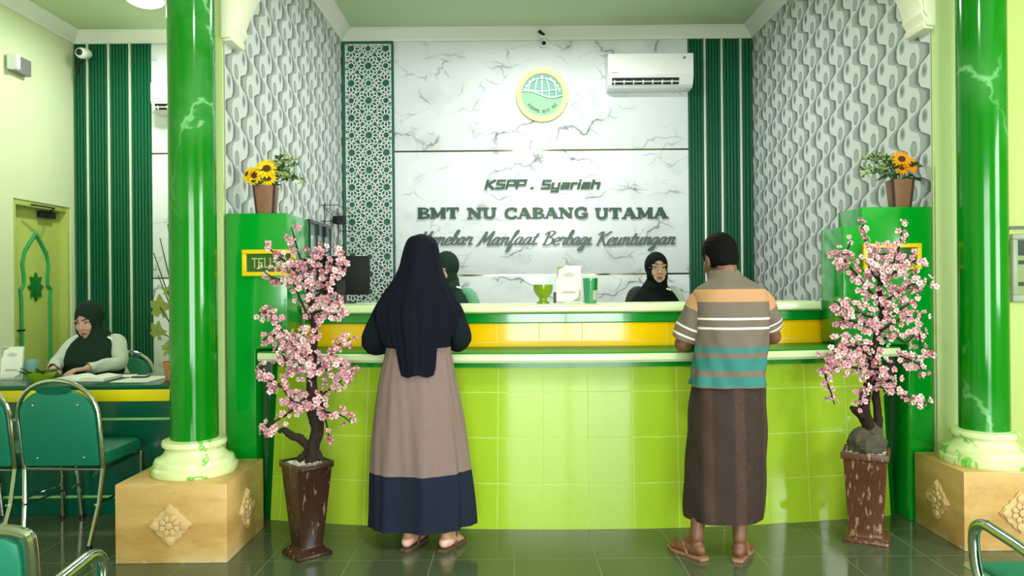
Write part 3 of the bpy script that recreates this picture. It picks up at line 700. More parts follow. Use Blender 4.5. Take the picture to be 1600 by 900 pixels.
sweep(MB(), [(.235, 1.172), (.220, 1.182), (.216, 1.205), (.222, 1.219), (.236, 1.225), (.58, 1.225), (.58, 1.172)], -1.262, 1.83).build('worktop', M['cream'], ct, smooth=40)
sweep(MB(), [(.44, .0), (.44, 1.172), (.50, 1.172), (.50, .0)], -1.25, 1.9).build('inner_panel', M['cream'], ct, smooth=30)
ARCW = lambda x, dy: Vector((x, arc(x) + dy, 1.225))

# end units
def unit(name, label, outline, y0, y1):
    t = thing(name, label, 'cabinet', ((outline[0][0] + outline[1][0]) / 2, (y0 + y1) / 2, 0))
    MB().prism(outline, lambda x, z: Vector((x, y0, z)), lambda x, z: Vector((x, y1, z))).build('body', M['unit'], t, bevel=.008)
    return t
UYL, UYR = 4.205, 4.125
uzl = at(400, 333, UYL).z; uzr = at(1400, 323, UYR).z; uzs = at(1330, 353.5, UYR).z
ux = [at(p, 450, UYL).x for p in (357, 449)]
tl = unit('end_cabinet', 'tall green end cabinet behind the left blossom tree, with a yellow framed TELLER sign', [(XL + .012, 0), (-1.462, 0), (-1.462, .985), (ux[1], .985), (ux[1], uzl), (XL + .012, uzl)], UYL, UYL + .46)
vx = [at(p, 450, UYR).x for p in (1318, 1347, 1453)]
tr = unit('end_cabinet', 'tall green stepped end cabinet behind the right blossom tree', [(XR - .012, 0), (2.21, 0), (2.21, .985), (vx[0], .985), (vx[0], uzs), (vx[1], uzs), (vx[1], uzr), (XR - .012, uzr)], UYR, UYR + .30)
def sign(px0, px1, py0, py1, y, txt, name, label):
    a = at(px0, py0, y); b = at(px1, py1, y)
    if True:
        t = thing('framed_sign', label, 'sign', ((a.x + b.x) / 2, y - .01, b.z))
    fw = .024
    mb = MB()
    for q in ((a.x, b.x, a.z - fw, a.z), (a.x, b.x, b.z, b.z + fw), (a.x, a.x + fw, b.z + fw, a.z - fw), (b.x - fw, b.x, b.z + fw, a.z - fw)): mb.box(q[0], q[1], y - .026, y - .001, q[2], q[3])
    mb.build('frame', M['gold'], t, bevel=.003)
    MB().box(a.x + fw, b.x - fw, y - .010, y - .001, b.z + fw, a.z - fw).build('sign_face', M['olive'], t)
    if txt:
        adv = 0; x0 = a.x + fw + .028; k = (b.x - a.x - 2 * fw - .05) / sum(FAW[c] for c in txt); h = (a.z - b.z) * .40; z0 = (a.z + b.z) / 2 - h / 2
        for ch in txt:
            mb = MB()
            for st in FA[ch]: ribbon(mb, st, .13, lambda p, q: Vector((x0 + (adv + p) * k, y - .016, z0 + q * h)), lambda p, q: Vector((x0 + (adv + p) * k, y - .010, z0 + q * h)))
            adv += FAW[ch]; mb.build('letter', M['signtext'], t, smooth=0)
    return t
sign(380, 463, 390.5, 431, UYL, '' if False else 'TELLER', '', 'yellow framed TELLER sign on the green end cabinet behind the left blossom tree')
sign(1346, 1437, 381, 421, UYR, '', '', 'yellow framed olive sign on the green end cabinet, mostly behind the right blossom tree')
# glass partition behind the left unit
t = thing('glass_partition', 'black framed glass partition receding behind the left green cabinet', 'partition', (-1.285, 4.95, 1.225))
ya, yb = UYL + .47, 5.22; xg = -1.285; z1 = 1.765; 
ng = 3; wd = (yb - ya) / ng
for i in range(ng):
    MB().box(xg - .003, xg + .003, ya + i * wd + .012, ya + (i + 1) * wd - .012, 1.226, z1 - .02).build('pane', M['glass'], t, smooth=0)
mb = MB(); mb.box(xg - .012, xg + .012, ya, yb, z1 - .022, z1)
for i in range(ng + 1): mb.box(xg - .012, xg + .012, ya + i * wd - (.012 if i else 0), ya + i * wd + (.012 if i < ng else 0), 1.226, z1 - .022)
for i in (1, 2): mb.box(xg - .03, xg + .03, ya + i * wd - .03, ya + i * wd + .03, z1 - .09, z1 - .02)
mb.build('frame', M['black'], t)
# staff worktop behind the counter (carries the monitor and the partition)
o = MB().box(-1.62, -.78, 4.805, 5.30, 1.15, 1.2245).build('staff_shelf', M['cream'], bevel=.006); tag(o, 'cream staff shelf behind the counter under the black monitor', 'shelf')
mbx = MB(); 

# columns and pedestals
def column(x, y, zt, mat, label):
    t = thing('column', label, 'column', (x, y, zt)); t['kind'] = 'structure'
    B = [(.205, 0), (.212, .012), (.210, .035), (.196, .045), (.198, .055), (.190, .075), (.172, .083), (.160, .092), (.148, .108), (.143, .125), (.147, .135), (.158, .142), (.160, .156), (.154, .168), (.124, .172), (.112, .176)]
    MB().lathe([(r, zt + z) for r, z in B], (x, y, 0), 64).build('column_base', M['colbase'], t, smooth=40)
    MB().lathe([(.1175, zt + .170), (.1165, zt + .9), (.116, zt + 2.0), (.1165, CZ - .002)], (x, y, 0), 64).build('shaft', mat, t, smooth=40)
    return t
def pedestal(x0, x1, y0, y1, h, label, sides):
    t = thing('column_pedestal', label, 'pedestal', ((x0 + x1) / 2, (y0 + y1) / 2, 0)); t['kind'] = 'structure'
    MB().box(x0, x1, y0, y1, 0, h).build('block', M['stone'], t, bevel=.006)
    cz = h * .49; r = .105
    for side in sides:
        cx = (x0 + x1) / 2; cy = (y0 + y1) / 2
        def F(dep):
            if side == 'f': return lambda a, b: Vector((cx + a, y0 - dep, cz + b))
            if side == 'r': return lambda a, b: Vector((x1 + dep, cy + a, cz + b))
            return lambda a, b: Vector((x0 - dep, cy - a, cz + b))
        mb = MB(); N = 48; pl = []
        for k in range(N):
            a = 2 * PI * k / N; base = r / (abs(math.cos(a)) + abs(math.sin(a))); pl.append((base * (1 + .05 * math.sin(12 * a)) * math.cos(a), base * (1 + .05 * math.sin(12 * a)) * math.sin(a)))
        mb.prism(pl, F(.010), F(-.002))
        for k in range(4):            # corner leaves
            a = PI / 2 * k; c, s = math.cos(a), math.sin(a); lf = [(.052, -.018), (.075, -.022), (.097, 0), (.075, .022), (.052, .018)]
            mb.prism([(p * c - q * s, p * s + q * c) for p, q in lf], F(.018), F(.008))
        for k in range(8):            # rosette petals
            a = PI / 4 * k + PI / 8; c, s = math.cos(a), math.sin(a); lf = [(.016, 0), (.028, -.012), (.044, -.013), (.052, 0), (.044, .013), (.028, .012)]
            mb.prism([(p * c - q * s, p * s + q * c) for p, q in lf], F(.020), F(.008))
        mb.prism([(.017 * math.cos(2 * PI * k / 16), .017 * math.sin(2 * PI * k / 16)) for k in range(16)], F(.026), F(.008))
        mb.build('carved_rosette', M['carve'], t, bevel=.0025, smooth=40)
    return t
pl0, pl1 = at(180, 880, 3.58).x, at(355, 880, 3.58).x
PLZ = .385
pedestal(pl0, pl1, 3.58, 4.11, PLZ, 'tan stone pedestal with carved rosettes under the left green column', 'fr')
column(-1.655, 3.84, PLZ, M['col1'], 'left green marbled column with cream base on a tan pedestal')
prx = at(1507, 862, 3.65).x; PRZ = .392
pedestal(prx, prx + .55, 3.65, 4.10, PRZ, 'tan stone pedestal with carved rosettes under the right green column', 'fl')
cxr = at(1539, 690, 3.86).x
column(cxr, 3.865, PRZ, M['col2'], 'right green marbled column with cream base beside the pale lime wall')

# ------------------------------------------------------------------ left room: door, desk
# door leaf set back in the left wall
mb = MB(); xd = XFL
for a in ((DY0, DY0 + .05, 0, DZ), (DY1 - .05, DY1, 0, DZ), (DY0 + .05, DY1 - .05, DZ - .05, DZ)): mb.box(xd - .15, xd - .01, a[0], a[1], a[2], a[3])
struct(mb.build('door_frame', M['door'], bevel=.004))
t = thing('door_1', 'yellow-green door with green pointed-arch moulding in the left wall', 'door', (xd - .11, (DY0 + DY1) / 2, 0)); t['kind'] = 'structure'
xa = xd - .085
MB().box(xd - .13, xa, DY0 + .052, DY1 - .052, .005, DZ - .052).build('leaf', M['door'], t, bevel=.004)
yc = (DY0 + DY1) / 2 + .0
G = lambda dep: (lambda a, b: Vector((xa + dep, yc + a, b)))
arch = [(-.20, .30), (-.20, 1.25), (-.215, 1.34), (-.165, 1.38), (-.165, 1.46), (-.185, 1.56), (-.15, 1.68), (-.07, 1.77), (0, 1.84)]
arch = arch + [(-a, b) for a, b in arch[-2::-1]]
mb = MB(); mb.tube([Vector((xa + .006, yc + a, b)) for a, b in arch + [(-.2, .3)]], .017, 8); mb.build('arch_moulding', M['doorgreen'], t)
mb = MB(); pts = []
for k in range(32):
    a = 2 * PI * k / 32; r = .085 + .022 * math.cos(8 * a); pts.append((r * math.cos(a), 1.36 + 1.25 * r * math.sin(a)))
mb.prism(pts, G(.016), G(-.001)); mb.build('star_ornament', M['trim'], t, bevel=.003)
mb = MB()
for z in (.95, 1.02): mb.box(xa, xa + .014, DY0 + .075, DY0 + .115, z - .03, z + .03)
mb.tube([(xa + .04, DY0 + .095, .98), (xa + .04, DY0 + .20, .98)], .009); mb.tube([(xa, DY0 + .095, .98), (xa + .04, DY0 + .095, .98)], .009)
mb.build('door_handle', M['black'], t)
mb = MB(); mb.box(xa, xa + .05, yc + .03, yc + .24, DZ - .125, DZ - .065); mb.tube([(xa + .045, yc + .16, DZ - .06), (xa + .17, yc + .02, DZ - .045), (xa + .10, yc - .2, DZ - .035)], .008)
mb.build('door_closer', M['black'], t, bevel=.003)

# desk
DKY0, DKY1 = 4.36, 4.98; dx0, dx1 = -3.6, XL - .26
dz = at(130, 602, DKY0).z
t = thing('service_desk', 'dark teal service desk with a yellow edge band left of the column', 'desk', ((dx0 + dx1) / 2, (DKY0 + DKY1) / 2, 0))
MB().box(dx0, dx1, DKY0, DKY1, dz - .028, dz).build('desk_top', M['desk'], t, bevel=.006)
zy = at(130, 628, DKY0).z
MB().box(dx0, dx1, DKY0 + .004, DKY0 + .03, zy, dz - .028).build('edge_band', M['deskyel'], t, bevel=.003)
mb = MB(); mb.box(dx0, dx1, DKY0 + .012, DKY0 + .04, 0.0, zy); mb.box(dx0, dx0 + .03, DKY0 + .04, DKY1 - .02, 0, dz - .028); mb.box(dx1 - .03, dx1, DKY0 + .04, DKY1 - .02, 0, dz - .028)
mb.build('front_panel', M['desk'], t, bevel=.003)
for py in (655, 776):
    z = at(200, py, DKY0).z; MB().box(dx0, dx1, DKY0 + .006, DKY0 + .014, z - .007, z + .007).build('pale_line', M['paleline'], t)

# air conditioners
def aircon(x0, x1, z0, z1, label):
    t = thing('air_conditioner', label, 'air conditioner', ((x0 + x1) / 2, D - .12, z0), 'split air conditioners'); H = z1 - z0; y = D - .022
    sec = [(0, 1), (-.17, 1), (-.195, .97), (-.20, .93), (-.20, .34), (-.19, .28)]
    low = [(-.188, .27), (-.165, .10), (-.13, .02), (-.06, 0), (0, 0)]
    mb = MB(); mb.prism(sec + low, lambda a, b: Vector((x0, y + a, z0 + b * H)), lambda a, b: Vector((x1, y + a, z0 + b * H))); mb.build('housing', M['acw'], t, bevel=.004, smooth=30)
    wv = x1 - x0
    MB().box(x0 + .006, x1 - .006, y - .206, y - .199, z0 + .345 * H, z0 + .965 * H).build('front_panel', M['acw'], t, bevel=.004)
    # outlet slot with vanes
    a0, a1 = x0 + .045 * wv, x1 - .17 * wv
    P = lambda x, q, o: Vector((x, y + lerp(-.192, -.168, q) - o, z0 + lerp(.275, .10, q) * H))
    mb = MB(); mb.loft([[P(a0, 0, .004), P(a1, 0, .004), P(a1, 1, .004), P(a0, 1, .004)], [P(a0, 0, -.02), P(a1, 0, -.02), P(a1, 1, -.02), P(a0, 1, -.02)]]); mb.build('air_outlet', M['black'], t)
    mb = MB()
    mb.loft([[P(a0, .5, .012), P(a1, .5, .012), P(a1, .66, .012), P(a0, .66, .012)], [P(a0, .5, .004), P(a1, .5, .004), P(a1, .66, .004), P(a0, .66, .004)]])
    for i in range(7):
        x = lerp(a0, a1, (i + .2) / 7); mb.loft([[P(x, .35, .010), P(x + .012, .35, .010), P(x + .012, .95, .010), P(x, .95, .010)], [P(x, .35, 0), P(x + .012, .35, 0), P(x + .012, .95, 0), P(x, .95, 0)]])
    mb.build('vane', M['acw'], t)
    MB().box(x1 - .10, x1 - .075, y - .2075, y - .2055, z0 + .80 * H, z0 + .87 * H).build('panel_mark', M['grey'], t); MB().box(x0 + .03, x0 + .09, y - .2075, y - .2055, z0 + .41 * H, z0 + .43 * H).build('panel_mark', M['grey'], t)
ya = D - .2
aircon(at(950, 100, ya).x, at(1083, 100, ya).x, at(1010, 137, ya).z, at(1010, 83, ya).z, 'white split air conditioner high on the marble wall right of the emblem')
aircon(at(237, 150, ya).x, at(237, 150, ya).x + .80, at(240, 176, ya).z, at(240, 128, ya).z, 'white split air conditioner half hidden behind the left column')

# ceiling lamps
def ceil_lamp(x, y, r, label):
    t = thing('ceiling_lamp', label, 'ceiling lamp', (x, y, CZ - .09), 'round ceiling lamps')
    MB().lathe([(r, CZ - .05), (r + .015, CZ - .04), (r + .015, CZ - .001)], (x, y, 0), 40).build('lamp_base', M['acw'], t)
    MB().lathe([(r * .3, CZ - .088), (r * .7, CZ - .080), (r * .93, CZ - .062), (r, CZ - .048)], (x, y, 0), 40).build('lamp_cover', M['lampglow'], t)
M['lampglow'] = emis('lamp_cover_glow', (250, 255, 248), 9)
ceil_lamp(-3.08, 6.25, .15, 'round glowing ceiling lamp above the left desk, beside the left column')
ceil_lamp(.35, 5.75, .18, 'round ceiling lamp inside the alcove above the emblem')
ceil_lamp(.3, 1.2, .18, 'added round ceiling lamp, out of view in the middle of the front hall')  # added fitting for the unseen hall light

# security cameras and emergency lamp
t = thing('security_camera', 'small white dome camera under the ceiling above the emblem', 'camera', at(850, 62, D - .03), 'security cameras')
c = at(850, 68, D - .07)
MB().ell(c, (.036, .036, .036)).build('camera_ball', M['acw'], t)
MB().ell(c + Vector((-.002, -.026, -.004)), (.022, .016, .022)).build('lens', M['black'], t)
mb = MB(); mb.lathe([(.04, .05), (.04, .065)], c, 24); mb.capsule(c + Vector((0, .01, .02)), c + Vector((0, .02, .056)), .014, .014, 10); mb.build('mount', M['acw'], t)
mb = MB(); mb.tube([c + Vector((.01, .03, .05)), c + Vector((-.0, .0, .085)), c + Vector((-.05, -.01, .12))], [.010, .013, .016]); mb.build('cable', M['black'], t)
t = thing('security_camera', 'white bullet camera in the corner above the dark green slats at left', 'camera', at(125, 83, D - .15), 'security cameras')
c = at(127, 83, D - .22)
MB().capsule(c + Vector((0, .0, 0)), c + Vector((-.02, .12, .03)), .052, .05, 20).build('camera_body', M['acw'], t)
MB().ell(c + Vector((.006, -.045, -.004)), (.030, .018, .030)).build('lens', M['black'], t)
mb = MB(); mb.tube([c + Vector((-.02, .12, .03)), c + Vector((-.06, .19, .06))], .018); mb.lathe([(.05, 0), (.05, .02)], c + Vector((-.06, .195, .05)), 20); mb.build('mount', M['acw'], t)
mb = MB(); mb.tube([c + Vector((-.03, .12, .0)), c + Vector((-.09, .12, -.06)), c + Vector((-.10, .10, -.16)), c + Vector((-.06, .12, -.20))], .012); mb.build('cable', M['black'], t)
yb_ = 6.35
p = at(91, 97, yb_ - .1)
t = thing('emergency_light', 'small square white emergency lamp on the left wall below the crown moulding', 'lamp', (XFL + .06, yb_, p.z))
MB().box(XFL + .001, XFL + .07, yb_ - .10, yb_ + .10, p.z - .07, p.z + .07).build('housing', M['grey'], t, bevel=.008)
MB().box(XFL + .02, XFL + .11, yb_ - .15, yb_ - .10, p.z - .065, p.z + .065).build('lamp_face', M['white'], t, bevel=.01)
# wire rack on the alcove's left wall
t = thing('wire_rack', 'black wire rack on the patterned wall left of the star lattice', 'rack', (XL + .08, 6.7, 1.75))
mb = MB(); 
for z in (2.04, 1.90, 1.68):
    mb.tube([(XL + .006, 6.35, z), (XL + .15, 6.35, z), (XL + .15, 7.05, z - .03), (XL + .006, 7.05, z - .03)], .0035, 6)
for y in (6.4, 6.6, 6.8, 7.0): mb.tube([(XL + .006, y, 2.04), (XL + .15, y, 1.9)], .003, 6)
for y in (6.45, 6.95): mb.tube([(XL + .012, y, 2.07), (XL + .012, y, 1.65)], .004, 6)
mb.build('wire_frame', M['black'], t)
o = MB().box(XL + .03, XL + .13, 6.63, 6.77, 1.905, 1.975).build('router_box', M['darkglass'], bevel=.015); tag(o, 'small black box lying on the wire rack', 'box')

# notice frame on the right wall
y = YR - .002; x0 = at(1577, 400, y).x; z1_, z0_ = at(1580, 366, y).z, at(1580, 472, y).z
t = thing('notice_frame', 'silver framed notice on the lime wall right of the right column', 'notice', (x0 + .3, y, z0_))
mb = MB(); xb_ = x0 + .62
for q in ((x0, xb_, z1_ - .03, z1_), (x0, xb_, z0_, z0_ + .04), (x0, x0 + .03, z0_ + .04, z1_ - .03), (xb_ - .03, xb_, z0_ + .04, z1_ - .03)): mb.box(q[0], q[1], y - .03, y - .001, q[2], q[3])
mb.build('frame', plain('silver_frame', (150, 160, 140), .4), t, bevel=.004)
MB().box(x0 + .03, xb_ - .03, y - .012, y - .001, z0_ + .04, z1_ - .03).build('notice_sheet', plain('notice_paper', (128, 150, 90), .5), t)
mb = MB(); mb.box(x0 + .035, xb_ - .035, y - .015, y - .012, z1_ - .12, z1_ - .035)
for k in range(2):
    for i in range(7): mb.box(x0 + .04 + i * .07, x0 + .04 + i * .07 + random.Random(i + k).uniform(.03, .06), y - .015, y - .012, z0_ + .09 + k * .12, z0_ + .112 + k * .12)
mb.build('notice_print', plain('notice_ink', (38, 56, 40), .6), t)
o = MB().box(x0 - .02, xb_ + .6, y - .035, y - .001, at(1580, 358, y).z, at(1580, 354, y).z).build('picture_rail', M['black']); struct(o, 'dark picture rail on the right wall')
# ------------------------------------------------------------------ small things on the counter and desk
def goblet(c, s, label, group=None):
    t = thing('goblet_bowl', label, 'bowl', c, group)
    MB().lathe([(.038 * s, 0), (.038 * s, .008 * s), (.024 * s, .014 * s), (.022 * s, .030 * s), (.034 * s, .042 * s), (.049 * s, .060 * s), (.057 * s, .085 * s), (.057 * s, .112 * s), (.052 * s, .112 * s), (.050 * s, .085 * s), (.02 * s, .05 * s)], c, 32).build('bowl', M['bowl'], t, smooth=60)
    return t
goblet(ARCW(.185, .36), 1.0, 'green footed ceramic bowl on the counter, left of the white card')
o = MB().frust([(.030, 0), (.030, .062), (.027, .066)], ARCW(.285, .50)).build('card_box', M['dkgreen'], bevel=.003); tag(o, 'small dark green box on the counter between bowl and white card', 'box')
# card stand with a printed leaflet
def card(c, wd, h, label, rot=0.0):
    t = thing('card_stand', label, 'card stand', c); R = Matrix.Rotation(rot, 4, 'Z'); T = Matrix.Translation(c) @ R @ Matrix.Rotation(math.radians(-8), 4, 'X')
    B = Matrix.Translation(c) @ R
    MB().box(-wd / 2 - .006, wd / 2 + .006, -.002, .002, .004, h + .004, M=T).box(-wd / 2 - .006, wd / 2 + .006, -.01, .07, 0, .004, M=B).build('acrylic_holder', M['acrylic'], t)
    MB().box(-wd / 2, wd / 2, -.0045, -.0021, .012, h, M=T).build('leaflet', M['paper'], t)
    mb = MB()
    for i, (q, l) in enumerate(((.80, .25), (.76, .5), (.72, .36), (.30, .55), (.27, .6))): mb.box(-wd * l / 2, wd * l / 2, -.006, -.0046, h * q, h * q + .004, M=T)
    mb.build('print_lines', M['papergrey'], t)
    mb = MB()
    for sx_, sz in ((-1, 1), (1, 0)):
        x = sx_ * wd / 2; z = h if sz else .012; s2 = -1 if sz else 1
        q = [(x, z), (x - sx_ * wd * .36, z), (x - sx_ * wd * .22, z + s2 * h * .06), (x - sx_ * wd * .1, z + s2 * h * .1), (x - sx_ * wd * .06, z + s2 * h * .26), (x, z + s2 * h * .34)]
        mb.prism(q, lambda a, b: T @ Vector((a, -.0062, b)), lambda a, b: T @ Vector((a, -.0046, b)))
    mb.build('corner_print', M['sage'], t)
    return t
card(ARCW(.335, .33), .140, .222, 'white card with grey-green corners in a clear stand on the counter')
t = thing('tumbler', 'green glass tumbler on the counter, right of the white card', 'glass', ARCW(.463, .34)); c = ARCW(.463, .34)
MB().lathe([(.034, 0), (.036, .004), (.044, .148), (.041, .148), (.033, .008)], c, 32).build('glass', M['tumbler'], t, smooth=50)
mb = MB(); N = 10; mb.loft([[c + Vector(((.0375 + .007 * z / .148) * math.cos(a), (.0375 + .007 * z / .148) * math.sin(a), z)) for a in [math.radians(-75 + 90 * k / N) for k in range(N + 1)]] for z in (.02, .075)], cap0=False, cap1=False)
mb.build('picture_sleeve', plain('sleeve_print', (176, 172, 148), .5, var=.4, sc=40), t)
mb = MB(); mb.loft([[c + Vector(((.0375 + .007 * z / .148) * math.cos(a), (.0375 + .007 * z / .148) * math.sin(a), z)) for a in [math.radians(-70 + 90 * k / N) for k in range(N + 1)]] for z in (.08, .145)], cap0=False, cap1=False)
mb.build('sleeve_top', M['trim'], t)
# monitor seen from behind
mz = 1.2255; my = 4.93; x0, x1 = at(490, 430, my).x, at(577, 430, my).x; zt, zb = at(540, 400, my).z, at(540, 461, my).z
t = thing('monitor', 'black computer monitor seen from behind at the left end of the counter', 'monitor', ((x0 + x1) / 2, my, mz)); xm = (x0 + x1) / 2
MB().box(x0, x1, my, my + .028, zb, zt).build('casing', M['darkglass'], t, bevel=.008)
MB().box(x0 + .012, x1 - .012, my + .0275, my + .030, zb + .014, zt - .012).build('screen', M['black'], t)
mb = MB(); mb.box(xm - .03, xm + .03, my - .015, my + .005, mz + .01, zb + .1); mb.lathe([(.10, 0), (.10, .008), (.03, .014)], (xm, my, mz), 28); mb.build('stand', M['black'], t)

# vases with sunflowers on the end cabinets
def sunflower(mb_p, mb_d, c, nrm, r, rnd):
    nrm = Vector(nrm).normalized(); x = nrm.orthogonal().normalized(); y = nrm.cross(x); c = Vector(c)
    for ring, (n, r0, l) in enumerate(((15, r * .30, r), (12, r * .28, r * .86))):
        for k in range(n):
            a = 2 * PI * k / n + ring * .2 + rnd.uniform(-.06, .06); d = x * math.cos(a) + y * math.sin(a); s = nrm.cross(d); l2 = l * rnd.uniform(.92, 1.04); b = c + nrm * (.004 * ring)
            wv = r * .17; q = [b + d * r0 * .8, b + d * l2 * .62 + s * wv + nrm * r * .10, b + d * l2 + nrm * r * .02, b + d * l2 * .62 - s * wv + nrm * r * .10]
            mb_p.add(q + [p - nrm * .003 for p in q], [(0, 1, 2, 3), (7, 6, 5, 4), (0, 4, 5, 1), (1, 5, 6, 2), (2, 6, 7, 3), (3, 7, 4, 0)])
    Mx = Matrix((x, y, nrm)).transposed()
    mb_d.ell(c + nrm * .004, (r * .34, r * .34, r * .16), Mx, 14, 6)
def leaf(mb, a, d, l, wd, nrm=(0, 0, 1), mi=0):
    a = Vector(a); d = Vector(d).normalized(); s = d.cross(Vector(nrm)); s = s.normalized() if s.length > .01 else d.orthogonal(); n = s.cross(d).normalized()
    q = [a, a + d * l * .35 + s * wd / 2 + n * wd * .12, a + d * l * .75 + s * wd * .33 + n * wd * .1, a + d * l - n * wd * .2, a + d * l * .75 - s * wd * .33 + n * wd * .1, a + d * l * .35 - s * wd / 2 + n * wd * .12]
    mb.add(q + [p - n * .0015 for p in q], [(0, 1, 2), (0, 2, 3), (0, 3, 4), (0, 4, 5), (6, 8, 7), (6, 9, 8), (6, 10, 9), (6, 11, 10)] + [(i, (i + 1) % 6, 6 + (i + 1) % 6, 6 + i) for i in range(6)], mi)
def vase(c, s, label, flowers, side, seed, petal, rot=0.0):
    rnd = random.Random(seed); c = Vector(c); t = thing('flower_vase', label, 'vase', c)
    R = Matrix.Rotation(rot, 3, 'Z'); h = .172 * s
    rings = lambda q: [[c + R @ Vector((hw * a, hw * .8 * b, z)) for a, b in ((-1, -1), (1, -1), (1, 1), (-1, 1))] for hw, z in q]
    v = MB(); v.loft(rings([(.047 * s, 0), (.062 * s, h), (.054 * s, h), (.045 * s, h - .03)]))
    v.build('vase', M['wood'], t, bevel=.002)
    e = MB(); 
    for sx_ in (-1, 1):
        a0 = [c + R @ Vector((sx_ * .0475 * s + o, -.0385 * s + p, .0)) for o, p in ((-.006, -.002), (.006, -.002), (.006, .012), (-.006, .012))]
        a1 = [c + R @ Vector((sx_ * .0625 * s + o, -.0505 * s + p, h)) for o, p in ((-.006, -.002), (.006, -.002), (.006, .012), (-.006, .012))]
        e.loft([a0, a1])
    e.build('corner_strip', M['woodd'], t)
    st = MB(); pt = c + Vector((0, 0, h - .03))
    for (dx, dz_, r, nx, ny) in flowers:
        p = c + Vector((dx, -.03, dz_)); a = MB(); b = MB(); sunflower(a, b, p, (nx, ny, .35), r, rnd)
        f = a.build('sunflower', M[petal] if rnd.random() < .85 else M['petal_y'], t, smooth=0); WLOC[f.name] = WLOC[t.name]
        b.build('flower_disc', M['disc'], f)
        st.tube([pt, lerp(pt, p, .5) + Vector((0, .01, -.01)), p - Vector((0, -.012, 0))], .004, 6)
    st.build('stem', M['leaf'], t)
    lf = MB()
    for i in range(26):
        a = rnd.uniform(0, 2 * PI); p = c + Vector((rnd.uniform(-.07, .09) * s, rnd.uniform(-.04, .03), h + rnd.uniform(.0, .10)))
        leaf(lf, p, (math.cos(a), math.sin(a) * .5, rnd.uniform(-.5, .3)), rnd.uniform(.05, .08), .032)
    lf.build('leaves', M['leaf'], t)
    sp = MB()
    for i in range(9):
        e2 = c + Vector((side * rnd.uniform(.09, .24) * s, rnd.uniform(-.05, .05), h + rnd.uniform(.02, .20))); cur = [lerp(pt, e2, q) + Vector((0, 0, .05 * math.sin(q * PI))) for q in (0, .3, .6, .85, 1)]
        sp.tube(cur, .0025, 5)
        for k in range(14):
            q = rnd.uniform(.45, 1); b = lerp(pt, e2, q) + Vector((0, 0, .05 * math.sin(q * PI))); leaf(sp, b, (rnd.uniform(-1, 1), rnd.uniform(-.6, .6), rnd.uniform(-.4, 1)), rnd.uniform(.025, .05), .014, (0, -1, .3), 1 if rnd.random() < .55 else 0)
    sp.build('foliage_spray', [M['leaf'], M['leafpale']], t)
vc = at(417, 333, UYL + .10); vase((vc.x, UYL + .10, uzl), .97, 'brown wooden vase of three yellow sunflowers on the left green cabinet', [(-.055, .225, .068, -.35, -1), (.012, .262, .072, .1, -.7), (.020, .205, .054, .12, -1), (-.10, .232, .05, -.8, -.8)], 1, 3, 'petal_y')
vc = at(1405, 323, UYR + .10); vase((vc.x, UYR + .10, uzr), .94, 'brown wooden vase of orange and yellow sunflowers on the right green cabinet', [(.0, .275, .06, -.1, -.8), (.05, .245, .058, .4, -1), (-.0, .225, .045, -.2, -1)], -1, 8, 'petal_o')

# things on the left desk
dk = lambda px, py: at(px, py, (CAMZ - dz) * FPX / (((py - HOR) * math.cos(ROLL) + (px - 800) * math.sin(ROLL))))
def ondesk(px, d): p = at(px, 590, d); return Vector((p.x, d, dz))
card(ondesk(17, 4.66), .125, .205, 'white card in a clear stand at the left end of the teal desk', .1)
c = ondesk(50, 4.76); t = thing('drinking_glass', 'clear pale glass on the teal desk between card and green bowl', 'glass', c)
MB().lathe([(.032, 0), (.034, .003), (.042, .12), (.039, .12), (.031, .006)], c, 28).build('glass', M['clearglass'], t, smooth=50)
c = ondesk(64, 4.55); t = thing('green_bowl', 'olive green ceramic bowl on the teal desk', 'bowl', c)
MB().lathe([(.05, 0), (.052, .006), (.075, .03), (.086, .062), (.082, .062), (.07, .032), (.03, .012)], c, 32).build('bowl', M['bowl'], t, smooth=60)
mb = MB(); rnd = random.Random(5)
for i in range(14): leaf(mb, c + Vector((rnd.uniform(-.04, .04), rnd.uniform(-.04, .04), .02)), (rnd.uniform(-1, 1), rnd.uniform(-1, 1), .7), rnd.uniform(.07, .12), .04)
mb.build('leaves', M['leaf'], t)
c = ondesk(137, 4.62); t = thing('open_book', 'open ledger under the hands of the seated desk clerk', 'book', c)
def page(s):
    mb = MB(); rows = []
    for i in range(9):
        q = i / 8; zz = .012 + .022 * math.sin(min(1, q * 1.3) * PI * .8) * (1 - .4 * q); rows.append([c + Vector((s * q * .16, -.11, zz)), c + Vector((s * q * .16, .11, zz)), c + Vector((s * q * .16, .11, .002)), c + Vector((s * q * .16, -.11, .002))])
    mb.loft(rows); return mb
page(1).build('page_block', M['paper'], t); page(-1).build('page_block', M['paper'], t)
MB().box(c.x - .168, c.x + .168, c.y - .118, c.y + .118, dz + .0005, dz + .003).build('cover', M['woodd'], t)
for (px, d, rot, w_, h_, lab) in ((196, 4.80, .2, .11, .15, 'white paper sheet on the teal desk right of the open ledger'), (222, 4.62, -.05, .23, .30, 'wide white paper sheet under the small frame on the teal desk')):
    c = ondesk(px, d); T = Matrix.Translation(c) @ Matrix.Rotation(rot, 4, 'Z'); mb = MB(); mb.box(-w_ / 2, w_ / 2, -h_ / 2, h_ / 2, .0008, .003, M=T); o = mb.build('paper_sheet', M['paper']); tag(o, lab, 'paper')
c = ondesk(220, 4.70); T = Matrix.Translation(c + Vector((0, 0, .0032))) @ Matrix.Rotation(.05, 4, 'Z'); t = thing('small_card', 'small black-edged card lying on the wide white paper sheet', 'card', c + Vector((0, 0, .0032)))
mb = MB(); mb.box(-.045, .045, -.03, .03, .001, .010, M=T); mb.build('card_edge', M['black'], t); MB().box(-.039, .039, -.024, .024, .0101, .0115, M=T).build('card_face', M['paper'], t)
